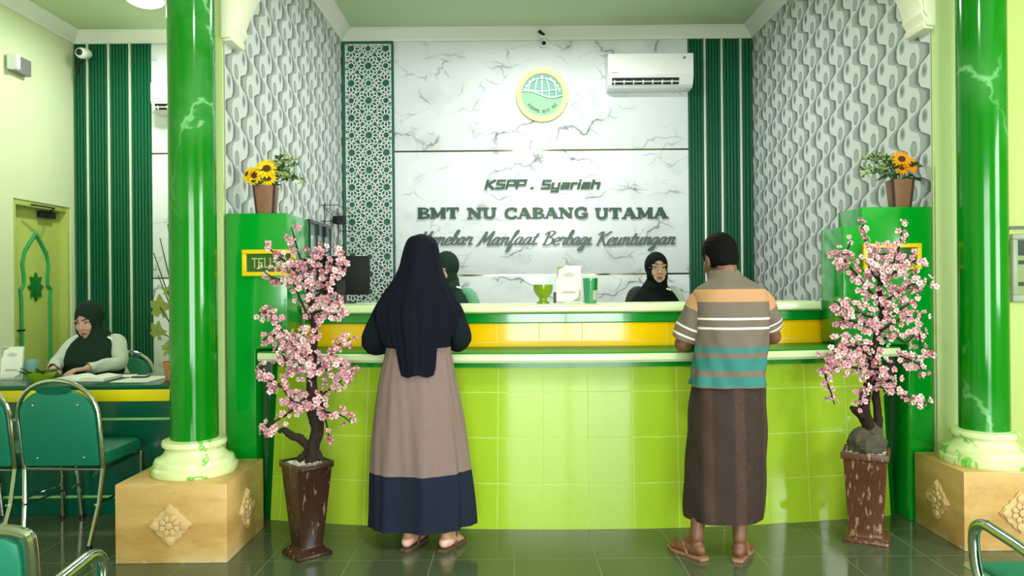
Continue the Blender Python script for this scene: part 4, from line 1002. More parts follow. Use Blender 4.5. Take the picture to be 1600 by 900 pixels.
# potted maple-leaf plant beside the column
c = ondesk(272, 4.58); t = thing('potted_plant', 'potted plant with olive maple-like leaves on the desk behind the left column', 'plant', c)
MB().lathe([(.045, 0), (.048, .004), (.062, .10), (.066, .10), (.066, .115), (.058, .115), (.055, .09)], c, 28).build('pot', M['terracotta'], t)
def maple(mb, p, u, v, r):
    p = Vector(p); u = Vector(u).normalized(); n = Vector(v).normalized(); s = n.cross(u)
    q = []
    for k in range(22):
        a = 2 * PI * k / 22; rr = r * (.5 + .5 * abs(math.cos(a * 2.5))) * (1 if k % 2 == 0 else .82); q.append(p + (u * math.cos(a) + s * math.sin(a)) * rr + n * (.12 * r * math.cos(3 * a)))
    mb.add(q + [x - n * .002 for x in q], [tuple(range(22)), tuple(range(43, 21, -1))] + [(i, (i + 1) % 22, 22 + (i + 1) % 22, 22 + i) for i in range(22)])
mb = MB(); tg = MB(); rnd = random.Random(11)
tips = [(250, 480, .085), (246, 517, .082), (262, 545, .06), (272, 470, .05), (285, 500, .055), (262, 455, .045), (275, 530, .05)]
for px, py, r in tips:
    p = at(px, py, 4.56 + rnd.uniform(-.05, .05)); maple(mb, p, (rnd.uniform(-1, 1), -.2, rnd.uniform(.2, 1)), (rnd.uniform(-.4, .4), -1, .2), r)
    b = c + Vector((0, 0, .10)); tg.tube([b, lerp(b, p, .5) + Vector((.03, 0, .06)), p], .005, 6)
for px, py in ((250, 372), (240, 395), (262, 350), (247, 430)):
    p = at(px, py, 4.58); b = c + Vector((0, 0, .10)); tg.tube([b, lerp(b, p, .35) + Vector((.06, 0, .05)), lerp(b, p, .7) + Vector((.02, 0, .04)), p], [.006, .005, .004, .003], 6)
mb.build('leaves', M['leafolive'], t); tg.build('stem', M['leaf'], t)

# ------------------------------------------------------------------ blossom trees
def flower_mesh(name, mats, seed):
    rnd = random.Random(seed); mb = MB()
    for k in range(5):
        a = 2 * PI * k / 5 + rnd.uniform(-.1, .1); d = Vector((math.cos(a), math.sin(a), .35)).normalized(); s = Vector((-math.sin(a), math.cos(a), 0)); n = d.cross(s); r = rnd.uniform(.015, .019)
        q = [Vector((0, 0, 0)), d * r * .5 + s * r * .42 - n * .002, d * r * .95 + s * r * .30, d * r * 1.05, d * r * .95 - s * r * .30, d * r * .5 - s * r * .42 - n * .002]
        mb.add(q + [p - n * .0012 for p in q], [(0, 1, 2, 3), (0, 3, 4, 5), (9, 8, 7, 6), (11, 10, 9, 6)] + [(i, (i + 1) % 6, 6 + (i + 1) % 6, 6 + i) for i in range(6)], 0 if k % 3 else 1)
    mb.ell((0, 0, .002), (.004, .004, .005), None, 8, 4, 2)
    o = mb.build(name, mats, None, smooth=0, fixn=False, local=True); me = o.data; bpy.data.objects.remove(o); return me, mb
FM = [flower_mesh('blossom', [M[a], M[b], M['pink3']], i) for i, (a, b) in enumerate((('pink1', 'pink1'), ('pink2', 'pink1'), ('pink1', 'pink2'), ('pink2', 'pink2'), ('pink3', 'pink1')))]
def blossom_tree(root, branches, d0, seed, nfl, twig_from):
    """branches: pixel polylines (px, py, depth offset, radius of the flower cloud in px, weight)"""
    rnd = random.Random(seed); spots = []; tw = MB(); K = FPX / d0
    tot = sum(b[1] for b in branches)
    for pts, wgt, rad in branches:
        P = [at(px, py, d0 + dd) for px, py, dd in pts]
        Q = [Vector(q) for q in crom([tuple(p) for p in P], 6)]
        tw.tube(Q, [lerp(.007, .0025, i / (len(Q) - 1)) for i in range(len(Q))], 6)
        m = max(3, round(nfl * wgt / tot))
        for i in range(m):
            u = rnd.random() * (len(Q) - 1); k = int(u); p = lerp(Q[k], Q[min(k + 1, len(Q) - 1)], u - k); r = rad / K
            v = Vector((rnd.gauss(0, 1), rnd.gauss(0, .8), rnd.gauss(0, 1))); v = v / max(1, v.length / 1.6) * r * .62
            q = p + v; spots.append((q, v, p))
            if i % 4 == 0 and v.length > .012: tw.tube([p, lerp(p, q, .5) + Vector((0, 0, .004)), q], .0018, 5)
    tw.build('branch', M['bark'], root)
    spots.sort(key=lambda s: s[0].y)
    stuff = MB()
    for i, (q, v, p) in enumerate(spots):
        me, mbq = FM[rnd.choice((0, 0, 1, 1, 2, 2, 3, 4))]; nrm = (v.normalized() * .6 + Vector((rnd.uniform(-.5, .5), -.75, rnd.uniform(-.2, .5)))).normalized()
        x = nrm.orthogonal().normalized(); R = Matrix((x, nrm.cross(x), nrm)).transposed(); R = R @ Matrix.Rotation(rnd.uniform(0, 6), 3, 'Z'); s = rnd.uniform(.78, 1.1)
        if i < 100:
            o = bpy.data.objects.new('blossom', me); COL.objects.link(o); o.parent = root
            o.matrix_local = Matrix.Translation(q - WLOC[root.name]) @ R.to_4x4() @ Matrix.Scale(s, 4)
        else:
            k = rnd.randrange(3); stuff.add([q + R @ (a * s) for a in mbq.v], mbq.f, 0); L = len(mbq.f)
            base = rnd.choice(((0, 0), (1, 0), (0, 1), (1, 1), (2, 0))); stuff.m[-L:] = [base[0] if a == 0 else base[1] if a == 1 else 2 for a in mbq.m]
    o = stuff.build('blossoms', [M['pink1'], M['pink2'], M['pink3']], root, smooth=0, fixn=False); o['kind'] = 'stuff'
# left tree: pot turned corner-on
LD = 3.70; c = at(480, 863, LD); c.z = 0; c.y = LD + .0
t = thing('blossom_tree', 'pink blossom tree in a dark brown corner-on pot, left of the woman customer', 'potted tree', c, 'pink blossom trees')
pot = MB().frust([(.092, .0), (.092, .016), (.070, .034), (.060, .046), (.058, .05), (.092, .435), (.100, .437), (.100, .468), (.090, .468), (.086, .44)], c, PI / 4 - .06).build('pot', M['pot'], t, bevel=.003)
WLOC[pot.name] = WLOC[t.name]
mb = MB(); mb.frust([(.086, .43), (.086, .458)], c, PI / 4 - .06); rnd = random.Random(2)
for i in range(40): a = rnd.uniform(0, 6.28); r = rnd.uniform(0, .085); mb.ell(c + Vector((r * math.cos(a), r * math.sin(a), .46)), (.012, .01, .007), None, 8, 5)
o = mb.build('pebbles', M['pebble'], t); o['kind'] = 'stuff'
def trunk(mb, pts, d0, n=8):
    Q = crom([(tuple(at(px, py, d0 + dd)) + (r,)) for px, py, dd, r in pts], n)
    o0 = len(mb.v); mb.tube([Vector(q[:3]) for q in Q], [q[3] for q in Q], 14)
    for v in mb.v[o0:]: v += noise.noise_vector(v * 26.0) * .006 + noise.noise_vector(v * 70.0) * .003
mb = MB()
trunk(mb, [(487, 724, 0, .036), (489, 700, 0, .030), (496, 670, .01, .034), (491, 640, 0, .038), (487, 605, 0, .027), (488, 570, .01, .022), (491, 535, 0, .018), (490, 500, -.01, .015), (485, 465, 0, .013), (482, 435, 0, .017), (476, 405, 0, .008)], LD)
trunk(mb, [(483, 700, 0, .020), (470, 686, -.01, .020), (455, 680, -.02, .018), (442, 672, -.02, .014), (436, 676, -.02, .010)], LD)
trunk(mb, [(495, 665, 0, .022), (502, 640, .02, .018), (500, 610, .02, .010)], LD)
trunk(mb, [(466, 720, 0, .014), (474, 712, 0, .016), (486, 700, 0, .018)], LD); trunk(mb, [(505, 722, 0, .012), (498, 712, 0, .016), (490, 700, 0, .016)], LD)
mb.build('trunk', M['bark'], t)
LB = [([(478, 425, 0), (468, 400, -.03), (460, 372, -.04), (455, 355, -.04)], 5, 12), ([(478, 430, 0), (450, 412, -.05), (428, 395, -.06), (412, 378, -.06)], 5, 9),
 ([(482, 440, 0), (490, 415, -.04), (505, 400, .02), (515, 392, .03)], 13, 22), ([(484, 450, 0), (462, 425, -.06), (450, 412, -.05)], 9, 18), ([(485, 470, 0), (508, 450, -.03), (520, 425, -.03), (526, 412, 0)], 13, 17),
 ([(487, 490, 0), (508, 482, -.04), (522, 468, -.04), (530, 490, -.02)], 11, 16), ([(488, 510, 0), (470, 470, -.05), (456, 440, -.06), (430, 435, -.07), (413, 425, -.05)], 8, 14), ([(489, 500, 0), (522, 492, -.03), (545, 486, -.04)], 4, 9),
 ([(490, 560, 0), (466, 545, -.06), (440, 515, -.08), (424, 490, -.08)], 13, 15), ([(430, 500, -.06), (415, 488, -.08), (404, 490, -.07)], 3, 7), ([(440, 520, -.06), (420, 528, -.08), (408, 532, -.07)], 3, 8), ([(488, 575, 0), (462, 572, -.06), (445, 560, -.07), (436, 545, -.07)], 14, 20),
 ([(489, 580, 0), (470, 548, -.07), (470, 530, -.07), (478, 520, -.06)], 14, 21), ([(489, 580, 0), (512, 560, -.05), (528, 540, -.06), (548, 530, -.05)], 9, 11), ([(489, 590, 0), (515, 575, -.05), (535, 572, -.06), (546, 585, -.06)], 12, 18),
 ([(488, 610, 0), (470, 628, -.05), (455, 625, -.07), (440, 605, -.08), (428, 598, -.09)], 13, 15), ([(440, 605, -.08), (418, 590, -.09), (404, 570, -.08)], 4, 9), ([(465, 635, -.05), (445, 650, -.08), (425, 662, -.08), (416, 680, -.07)], 7, 12), ([(492, 625, 0), (510, 612, -.05), (530, 598, -.06), (540, 580, -.06)], 7, 12), ([(492, 640, 0), (515, 645, -.05), (535, 650, -.06), (547, 660, -.06)], 7, 11), ([(486, 640, -.02), (485, 632, -.06), (492, 628, -.06)], 3, 9), ([(505, 645, -.02), (512, 670, -.05), (514, 692, -.05)], 2.2, 7)]
blossom_tree(t, LB, LD, 21, 740, 0)
# right tree: pot facing front, with a rock
RD = 3.80; c = at(1361, 843, RD); c.z = 0; c.y = RD + .05
t = thing('blossom_tree', 'pink blossom tree on a grey rock in a red-brown pot, right of the man', 'potted tree', c, 'pink blossom trees')
pot = MB().frust([(.108, .0), (.108, .016), (.085, .028), (.078, .032), (.078, .05), (.100, .425), (.112, .428), (.112, .462), (.102, .462), (.098, .44)], c, -.50).build('pot', M['pot2'], t, bevel=.003)
mb = MB(); mb.frust([(.097, .43), (.097, .452)], c, -.50); rnd = random.Random(3)
for i in range(46): a = rnd.uniform(-.09, .09); r = rnd.uniform(-.09, .09); mb.ell(c + Matrix.Rotation(-.5, 3, 'Z') @ Vector((a, r, .455)), (.012, .01, .007), None, 8, 5)
o = mb.build('pebbles', M['pebble'], t); o['kind'] = 'stuff'
mb = MB(); mb.ell(c + Vector((0, -.01, .50)), (.098, .085, .085), None, 22, 14); mb.ell(c + Vector((.035, 0, .56)), (.055, .06, .06), None, 18, 12); 
for v in mb.v:
    nz = (noise.noise(v * 14.0) + .7 * noise.noise(v * 34.0)); v += (v - (c + Vector((0, 0, .50)))).normalized() * nz * .022
mb.build('rock', M['rock'], t, smooth=12)
mb = MB()
trunk(mb, [(1362, 690, .04, .036), (1358, 668, .03, .030), (1350, 645, .02, .030), (1352, 615, .02, .026), (1362, 585, .02, .022), (1362, 560, .01, .018), (1368, 530, 0, .016), (1376, 500, 0, .014), (1377, 470, 0, .013), (1374, 440, 0, .010), (1378, 415, 0, .006)], RD)
trunk(mb, [(1366, 686, .04, .024), (1372, 660, .03, .022), (1370, 635, .03, .020), (1368, 605, .03, .016), (1374, 575, .03, .010)], RD)
trunk(mb, [(1352, 655, .02, .024), (1338, 642, 0, .02), (1330, 636, 0, .013)], RD)
mb.build('trunk', M['bark'], t)
RB = [([(1375, 430, 0), (1362, 400, -.03), (1352, 375, -.05), (1348, 348, -.05)], 4, 8), ([(1378, 430, 0), (1398, 405, -.03), (1406, 380, -.05), (1410, 352, -.05)], 7, 11), ([(1376, 440, 0), (1358, 418, -.06), (1372, 398, -.07), (1400, 400, -.06)], 15, 18),
 ([(1377, 445, 0), (1400, 425, -.05), (1422, 412, -.06), (1432, 405, -.05)], 11, 16), ([(1376, 470, 0), (1355, 450, -.05), (1335, 425, -.07), (1318, 405, -.07), (1312, 400, -.07)], 13, 15), ([(1318, 405, -.06), (1325, 388, -.06), (1330, 375, -.05)], 2, 6), ([(1377, 475, 0), (1400, 460, -.05), (1425, 445, -.05), (1452, 440, -.06)], 11, 13),
 ([(1374, 500, 0), (1345, 490, -.06), (1318, 478, -.08), (1302, 470, -.08)], 12, 15), ([(1372, 510, 0), (1345, 505, -.06), (1325, 500, -.07), (1310, 495, -.07)], 10, 14), ([(1376, 500, 0), (1398, 490, -.05), (1415, 478, -.06), (1430, 470, -.05)], 5, 11), ([(1372, 520, 0), (1395, 505, -.05), (1418, 495, -.06), (1440, 500, -.05)], 8, 13), ([(1370, 535, 0), (1395, 525, -.05), (1415, 535, -.06), (1435, 520, -.05), (1438, 545, -.05)], 8, 12),
 ([(1364, 560, 0), (1340, 545, -.07), (1318, 542, -.08), (1300, 548, -.08)], 17, 19), ([(1362, 575, 0), (1335, 575, -.07), (1310, 565, -.08), (1292, 565, -.08)], 17, 19), ([(1300, 560, -.07), (1290, 585, -.08), (1298, 612, -.07), (1304, 632, -.07)], 4, 8), ([(1364, 570, 0), (1392, 570, -.05), (1412, 560, -.06), (1436, 570, -.05), (1440, 585, -.05)], 9, 13), ([(1436, 560, -.04), (1450, 555, -.05), (1462, 556, -.05)], 2, 5), ([(1358, 600, 0), (1346, 615, -.06), (1342, 640, -.06)], 4, 8), ([(1366, 600, 0), (1380, 606, -.04), (1405, 614, -.06), (1430, 625, -.06), (1452, 633, -.06)], 9, 9), ([(1368, 575, 0), (1382, 592, -.05), (1395, 590, -.05)], 5, 12)]
blossom_tree(t, RB, RD, 22, 760, 0)

# ------------------------------------------------------------------ chairs
def banquet_chair(label):
    t = thing('banquet_chair', label, 'chair', (0, 0, 0), 'teal banquet chairs')
    hw = .205
    tilt = lambda z: -.20 - max(0, z - .40) * .16
    # cushion
    mb = MB(); rows = []
    for zz, k in ((.405, .93), (.415, 1.0), (.455, 1.0), (.472, .965), (.478, .85)):
        ring = []
        for i in range(40):
            a = 2 * PI * i / 40; c, s = math.cos(a), math.sin(a); e = .22
            ring.append(Vector((hw * k * math.copysign(abs(c) ** e, c), .215 * k * math.copysign(abs(s) ** e, s) + .015, zz)))
        rows.append(ring)
    mb.loft(rows); mb.build('seat', M['teal'], t, smooth=50)
    prof = [(-hw + .012, .415), (-hw + .012, .66)] + [(-(hw - .012) * math.cos(a) * (1 if True else 1), .66 + .165 * math.sin(a) ** .8) for a in [PI / 2 * k / 10 for k in range(1, 11)]]
    prof = prof + [(-a, b) for a, b in prof[-2::-1]]
    mb = MB(); mb.prism(prof, lambda x, z: Vector((x, tilt(z) - .018, z)), lambda x, z: Vector((x, tilt(z) + .022, z))); mb.build('backrest', M['teal'], t, bevel=.008)
    fr = [(-hw + .035, .002, -.275), (-hw + .012, .22, -.22), (-hw, .40, tilt(.40)), (-hw - .004, .66, tilt(.66))] + [(-(hw + .004) * math.cos(a), .66 + .205 * math.sin(a) ** .85, tilt(.66 + .2 * math.sin(a))) for a in [PI / 2 * k / 10 for k in range(1, 11)]]
    fr = [Vector((x, y, z)) for x, z, y in fr]; fr = fr + [Vector((-p.x, p.y, p.z)) for p in fr[-2::-1]]
    top = fr[3:-3]; MB().tube(fr[2:-2], .0115, 10).build('back_frame', M['chrome'], t)
    for q in (fr[:3], fr[-3:][::-1]): MB().tube([Vector((p.x, p.y, max(p.z, .008))) for p in q], .0115, 10).build('leg', M['chrome'], t)
    for s in (-1, 1): MB().tube([(s * (hw - .01), .20, .40), (s * (hw - .012), .225, .385), (s * (hw - .03), .255, .008)], .0115, 10).build('leg', M['chrome'], t)
    mb = MB(); z = .396
    mb.tube([(-hw, -.20, z), (hw, -.20, z), (hw - .01, .20, z), (-hw + .01, .20, z)], .010, 8, closed=True); mb.build('seat_frame', M['chrome'], t)
    for s in (-1, 1): MB().tube([(s * (hw - .02), -.245, .22), (s * (hw - .03), .24, .20)], .006, 8).build('stretcher', M['chrome'], t)
    mb = MB()
    for x, z in ((-.12, .46), (.12, .46), (-.115, .74), (.115, .74)): mb.ell((x, tilt(z) - .019, z), (.006, .004, .006), None, 10, 6)
    mb.build('stud', M['chrome'], t)
    mb = MB(); mb.prism([(.09 * math.cos(a), .815 + .022 * math.sin(a)) for a in [2 * PI * k / 20 for k in range(20)]], lambda x, z: Vector((x, tilt(z) - .0205, z)), lambda x, z: Vector((x, tilt(z) - .012, z))); mb.build('handle_slot', M['desk'], t)
    for s1, s2 in ((-1, -.275), (1, -.275), (-1, .255), (1, .255)): MB().lathe([(.014, 0), (.014, .02)], (s1 * (hw - .033), s2, 0), 12).build('foot_cap', M['black'], t)
    return t
ch = banquet_chair('teal banquet chair with chrome frame, its back to the camera, before the left desk')
chx = at(98, 700, 3.85).x; ch.location = (chx, 4.06, 0)
dup(ch, (at(-40, 700, 3.85).x, 4.06, 0), 0.0, 'teal banquet chair with chrome frame cut by the left edge of the photo')
dup(ch, (at(152, 500, 5.2).x + .05, 5.27, 0), PI + .1, 'teal banquet chair under the seated clerk behind the left desk')

def arm_chair(label):
    t = thing('waiting_armchair', label, 'armchair', (0, 0, 0), 'chrome waiting armchairs'); hw = .255
    by = lambda z: -.20 - (z - .42) * .12; hb = .285
    mb = MB(); rows = []
    for zz, k in ((.375, .94), (.388, 1), (.43, 1), (.447, .96), (.452, .85)):
        ring = []
        for i in range(40):
            a = 2 * PI * i / 40; c, s = math.cos(a), math.sin(a); e = .2
            ring.append(Vector(((hw - .055) * k * math.copysign(abs(c) ** e, c), .225 * k * math.copysign(abs(s) ** e, s), zz)))
        rows.append(ring)
    mb.loft(rows); mb.build('seat', M['teal'], t, smooth=50)
    mb = MB(); pr = [(-hb + .03, .45), (-hb + .016, .71), (-hb + .02, .755), (-hb + .05, .77), (hb - .05, .77), (hb - .02, .755), (hb - .016, .71), (hb - .03, .45)]
    mb.prism(pr, lambda x, z: Vector((x, by(z) - .018, z)), lambda x, z: Vector((x, by(z) + .022, z))); mb.build('backrest', M['teal'], t, bevel=.012)
    for s in (-1, 1):
        MB().tube(crom([(s * (hw - .012), by(.36), .36), (s * (hb - .012), by(.55), .55), (s * (hb - .002), by(.745), .74), (s * (hb - .02), by(.775), .775), (s * (hb - .08), by(.785), .782)], 5), .0155, 10).build('back_frame', M['chrome'], t)
        MB().tube(crom([(s * (hb - .02), by(.57), .585), (s * (hw + .0), -.12, .600), (s * (hw - .004), .0, .610), (s * (hw - .006), .065, .612), (s * (hw - .006), .108, .590), (s * (hw - .008), .120, .54), (s * (hw - .012), .112, .46), (s * (hw - .02), .09, .41)], 6), .0165, 12).build('arm', M['chrome'], t)
        MB().tube([(s * (hw - .012), by(.40), .40), (s * (hw - .005), -.26, .2), (s * (hw - .0), -.30, .012)], .0145, 10).build('leg', M['chrome'], t)
        MB().tube([(s * (hw - .03), .20, .40), (s * (hw - .01), .235, .2), (s * hw, .27, .012)], .0145, 10).build('leg', M['chrome'], t)
        MB().tube([(s * (hw - .04), by(.40), .43), (s * (hw - .04), .205, .44)], .012, 10).build('seat_rail', M['chrome'], t)
    for s in (-1, 1):
        for q in (.27, -.30): MB().lathe([(.018, 0), (.018, .018)], (s * hw, q, 0), 12).build('foot_cap', M['black'], t)
    return t
ac = arm_chair('teal waiting armchair with curled chrome arm in the bottom left corner of the photo')
ac.location = (-1.39, 1.93, 0)
dup(ac, (1.64, 2.12, 0), 0.0, 'teal waiting armchair with curled chrome arm in the bottom right corner of the photo')
# ------------------------------------------------------------------ people
def remesh(mb, name, mats, parent, vox, smooth_it=4, paint=None):
    """fuse overlapping closed shapes into one continuous skin"""
    o = mb.build(name + '_raw', M['skin1'], parent, fixn=True, smooth=0)
    rm = o.modifiers.new('r', 'REMESH'); rm.mode = 'VOXEL'; rm.voxel_size = vox
    sm = o.modifiers.new('s', 'SMOOTH'); sm.iterations = smooth_it; sm.factor = 0.5
    dg = bpy.context.evaluated_depsgraph_get(); ev = o.evaluated_get(dg)
    me = bpy.data.meshes.new_from_object(ev, depsgraph=dg); me.name = name
    bpy.data.objects.remove(o)
    me.materials.clear()
    for m in (mats if isinstance(mats, (list, tuple)) else [mats]): me.materials.append(m)
    n = bpy.data.objects.new(name, me); COL.objects.link(n); n.parent = parent
    org = WLOC[parent.name]; WLOC[n.name] = org.copy()
    if paint:
        for p in me.polygons: p.material_index = paint(p.center + org)
    me.polygons.foreach_set('use_smooth', [True] * len(me.polygons))
    return n
def cut(o, fn):
    """remove the faces whose centre (world) satisfies fn"""
    org = WLOC[o.parent.name]; bm = bmesh.new(); bm.from_mesh(o.data)
    bmesh.ops.delete(bm, geom=[f for f in bm.faces if fn(f.calc_center_median() + org)], context='FACES'); bm.to_mesh(o.data); bm.free()
def hand(mb, w_, d, up, side, curl=.5, s=1.0):
    """wrist, direction to the fingertips, back-of-hand normal, side = direction of the thumb"""
    w_ = Vector(w_); d = Vector(d).normalized(); up = (Vector(up) - d * d.dot(Vector(up))).normalized(); side = Vector(side); side = (side - d * d.dot(side) - up * up.dot(side)).normalized()
    for k in (-1.5, -.5, .5, 1.5): mb.capsule(w_ + side * k * .010 * s, w_ + d * .078 * s + side * k * .018 * s, .014 * s, .0125 * s, 8)
    for i, (k, l) in enumerate(((1.5, .92), (.5, 1.0), (-.5, .94), (-1.5, .74))):
        p = w_ + d * .082 * s + side * k * .0185 * s; a = .18 + curl * .35 + i * .04; q = d + side * k * .05; q.normalize()
        for seg, (L, r0, r1) in enumerate(((.040, .0092, .0086), (.026, .0086, .0078), (.020, .0078, .0066))):
            v = (q * math.cos(a) - up * math.sin(a)); e = p + v * L * l * s; mb.capsule(p, e, r0 * s, r1 * s, 8); p = e; a += curl * (.6 if seg == 0 else .45)
    p = w_ + d * .022 * s + side * .024 * s; v = (d * .62 + side * .72 - up * .25).normalized(); e = p + v * .042 * s; mb.capsule(p, e, .0135 * s, .0105 * s, 8); e2 = e + (v * .6 + d * .5 - up * .25).normalized() * .03 * s; mb.capsule(e, e2, .0102 * s, .008 * s, 8)
def foot(mb, heel, d, lift=.018, L=.225, side=1):
    """bare foot; returns the ankle point"""
    h = Vector((heel[0], heel[1], 0)); d = Vector((d[0], d[1], 0)).normalized(); s = Vector((d.y, -d.x, 0)) * side     # s = big-toe side
    z = lift
    mb.capsule(h + d * .030 + Vector((0, 0, z + .028)), h + d * .05 + Vector((0, 0, z + .040)), .029, .032)
    mb.capsule(h + d * .045 + Vector((0, 0, z + .030)), h + d * .155 + s * .012 + Vector((0, 0, z + .022)), .030, .024)
    mb.capsule(h + d * .05 - s * .006 + Vector((0, 0, z + .024)), h + d * .145 - s * .024 + Vector((0, 0, z + .018)), .026, .019)
    mb.capsule(h + d * .055 + Vector((0, 0, z + .075)), h + d * .14 + s * .006 + Vector((0, 0, z + .034)), .030, .022)
    for i, (o, l, r) in enumerate(((.026, .215, .0135), (.008, .205, .0105), (-.008, .196, .0098), (-.023, .184, .0092), (-.036, .170, .0086))):
        mb.capsule(h + d * .145 + s * o * .9 + Vector((0, 0, z + .015)), h + d * (l * L / .225) + s * o + Vector((0, 0, z + r)), r * 1.1, r, 8)
    return h + d * .052 + Vector((0, 0, z + .085))
def sandal(heel, d, root, mat, side=1, strapmat=None):
    h = Vector((heel[0], heel[1], 0)); d = Vector((d[0], d[1], 0)).normalized(); s = Vector((d.y, -d.x, 0)) * side
    out = [(-.002, -.026), (-.007, 0), (-.002, .026), (.06, .034), (.14, .044), (.20, .044), (.236, .026), (.245, .006), (.225, -.026), (.17, -.044), (.09, -.034)]
    Q = crom(out + [out[0]], 4)[:-1]
    MB().prism(Q, lambda a, b: h + d * a + s * b + Vector((0, 0, .001)), lambda a, b: h + d * a + s * b + Vector((0, 0, .017))).build('sandal_sole', mat, root, bevel=.003)
    mb = MB(); toe = h + d * .178 + s * .016 + Vector((0, 0, .02))
    for k in (-1, 1):
        e = h + d * .075 + s * k * .040 + Vector((0, 0, .018)); m = lerp(toe, e, .5) + Vector((0, 0, .045)) + s * k * .006
        mb.tube([Vector(q) for q in crom([tuple(toe), tuple(toe + Vector((0, 0, .03)) - d * .012), tuple(m), tuple(e)], 5)], .006, 8)
    mb.build('sandal_strap', strapmat or mat, root)
class Head:
    def __init__(s, c, yaw=0.0, pitch=0.0, roll=0.0, k=1.0, ears=True):
        """yaw 0 looks to +Y; positive yaw turns to the left (-X)"""
        s.c = Vector(c); s.k = k; s.ears = ears
        s.R = Matrix.Rotation(yaw, 3, 'Z') @ Matrix.Rotation(pitch, 3, 'X') @ Matrix.Rotation(roll, 3, 'Y')
    def p(s, x, y, z): return s.c + s.R @ (Vector((x, y, z)) * s.k)
    def inv(s, w_): return (s.R.transposed() @ (w_ - s.c)) / s.k
    def skin(s, mb):
        k = s.k; E = lambda c, r: mb.ell(s.p(*c), (r[0] * k, r[1] * k, r[2] * k), s.R, 20, 14)
        E((0, -.012, .030), (.074, .094, .092)); E((0, .030, -.025), (.061, .064, .088)); E((0, .040, -.082), (.042, .045, .036)); E((0, .066, -.098), (.021, .021, .018))
        for q in (-1, 1):
            E((q * .034, .060, -.030), (.029, .030, .034)); E((q * .030, .078, .026), (.028, .016, .010)); E((q * .012, .094, -.034), (.010, .011, .009))
            if s.ears: E((q * .076, -.006, -.012), (.011, .021, .032))
            E((q * .032, .050, -.075), (.026, .034, .030))
        mb.capsule(s.p(0, .088, .016), s.p(0, .104, -.028), .0085 * k, .0125 * k, 10)
        E((0, .086, -.060), (.022, .013, .0075)); E((0, .085, -.071), (.019, .013, .0080))
        mb.capsule(s.p(0, -.02, -.06), s.p(0, -.035, -.16), .050 * k, .054 * k, 16)
    def paint(s, w_):
        q = s.inv(w_)
        if ((q.x) / .021) ** 2 + ((q.z + .0655) / .0105) ** 2 < 1 and q.y > .085: return 1
        return 0
    def features(s, root, glasses=False):
        for q in (-1, 1):
            e = MB(); e.ell(s.p(q * .030, .0765, .006), (.0145 * s.k, .010 * s.k, .0075 * s.k), s.R, 14, 8); o = e.build('eye', M['eyew'], root)
            e = MB(); e.ell(s.p(q * .030, .0835, .006), (.0062 * s.k, .0045 * s.k, .0064 * s.k), s.R, 12, 8); e.tube([s.p(q * (.030 + a), .0845 - abs(a) * .25, .0125 - 30 * a * a) for a in (-.014, -.007, 0, .007, .014)], .0018, 6); i = e.build('iris', M['brow'], o)
            MB().tube([s.p(q * a, y, z) for a, y, z in ((.012, .0945, .030), (.024, .0965, .036), (.036, .090, .036), (.048, .077, .029))], [.003, .0038, .0034, .0018], 6).build('eyebrow', M['brow'], root)
        if glasses:
            g = MB()
            for q in (-1, 1):
                g.tube([s.p(q * .031 + .025 * math.cos(a), .103 - .22 * abs(.025 * math.cos(a) * q + .0), .002 + .019 * math.sin(a)) for a in [2 * PI * k / 24 for k in range(24)]], .0012, 6, closed=True)
                g.tube([s.p(q * .056, .098, .008), s.p(q * .074, .05, .010), s.p(q * .078, .0, .006)], .0016, 6)
            g.tube([s.p(-.007, .104, .006), s.p(0, .108, .010), s.p(.007, .104, .006)], .0016, 6)
            g.build('glasses', M['glassmetal'], root)
def rows_mesh(mb, rows, N=64, sub=5, fold=None, mi_of=None, cap0=False, cap1=False, e=1.0):
    """rows (z, cx, cy, rx, ry) top to bottom, smooth between rows; fold(theta, t, z) adds to the radius; t = 0..1 down the cloth"""
    R = crom(rows, sub); rings = []; m = len(R)
    for i, (z, cx, cy, rx, ry) in enumerate(R):
        t = i / (m - 1); ring = []
        for k in range(N):
            th = 2 * PI * k / N; f = fold(th, t, z) if fold else 0
            c_, s_ = math.cos(th), math.sin(th)
            ring.append(Vector((cx + (rx + f) * math.copysign(abs(c_) ** e, c_), cy + (ry + f) * math.copysign(abs(s_) ** e, s_), z)))
        rings.append(ring)
    uv = [r[0] for r in R]
    ring_mi = [mi_of(r[0]) for r in R] if mi_of else None
    return mb.loft(rings, 0, cap0, cap1, uv=uv, ring_mi=ring_mi)
def sleeve(mb, pts, rad, N=20, uvmap=None, sub=4, fold=.004, seed=0, cap=False):
    """cloth tube along points; uv v-values come from uvmap (list per point)"""
    Q = crom([tuple(p) + (r, (uvmap[i] if uvmap else 0)) for i, (p, r) in enumerate(zip([tuple(q) for q in pts], rad))], sub); rings = []; ref = None
    for i, q in enumerate(Q):
        a = Vector(Q[max(i - 1, 0)][:3]); b = Vector(Q[min(i + 1, len(Q) - 1)][:3]); t = (b - a).normalized()
        if ref is None: ref = Vector((0, 1, 0)) if abs(t.y) < .9 else Vector((1, 0, 0))
        ref = (ref - t * ref.dot(t)).normalized(); bb = t.cross(ref); c = Vector(q[:3])
        ring = []
        for k in range(N):
            th = 2 * PI * k / N; r = q[3] + fold * math.sin(3 * th + i * .9 + seed) * (i / len(Q)); ring.append(c + (ref * math.cos(th) + bb * math.sin(th)) * r)
        rings.append(ring)
    return mb.loft(rings, 0, cap, cap, uv=[q[4] for q in Q])

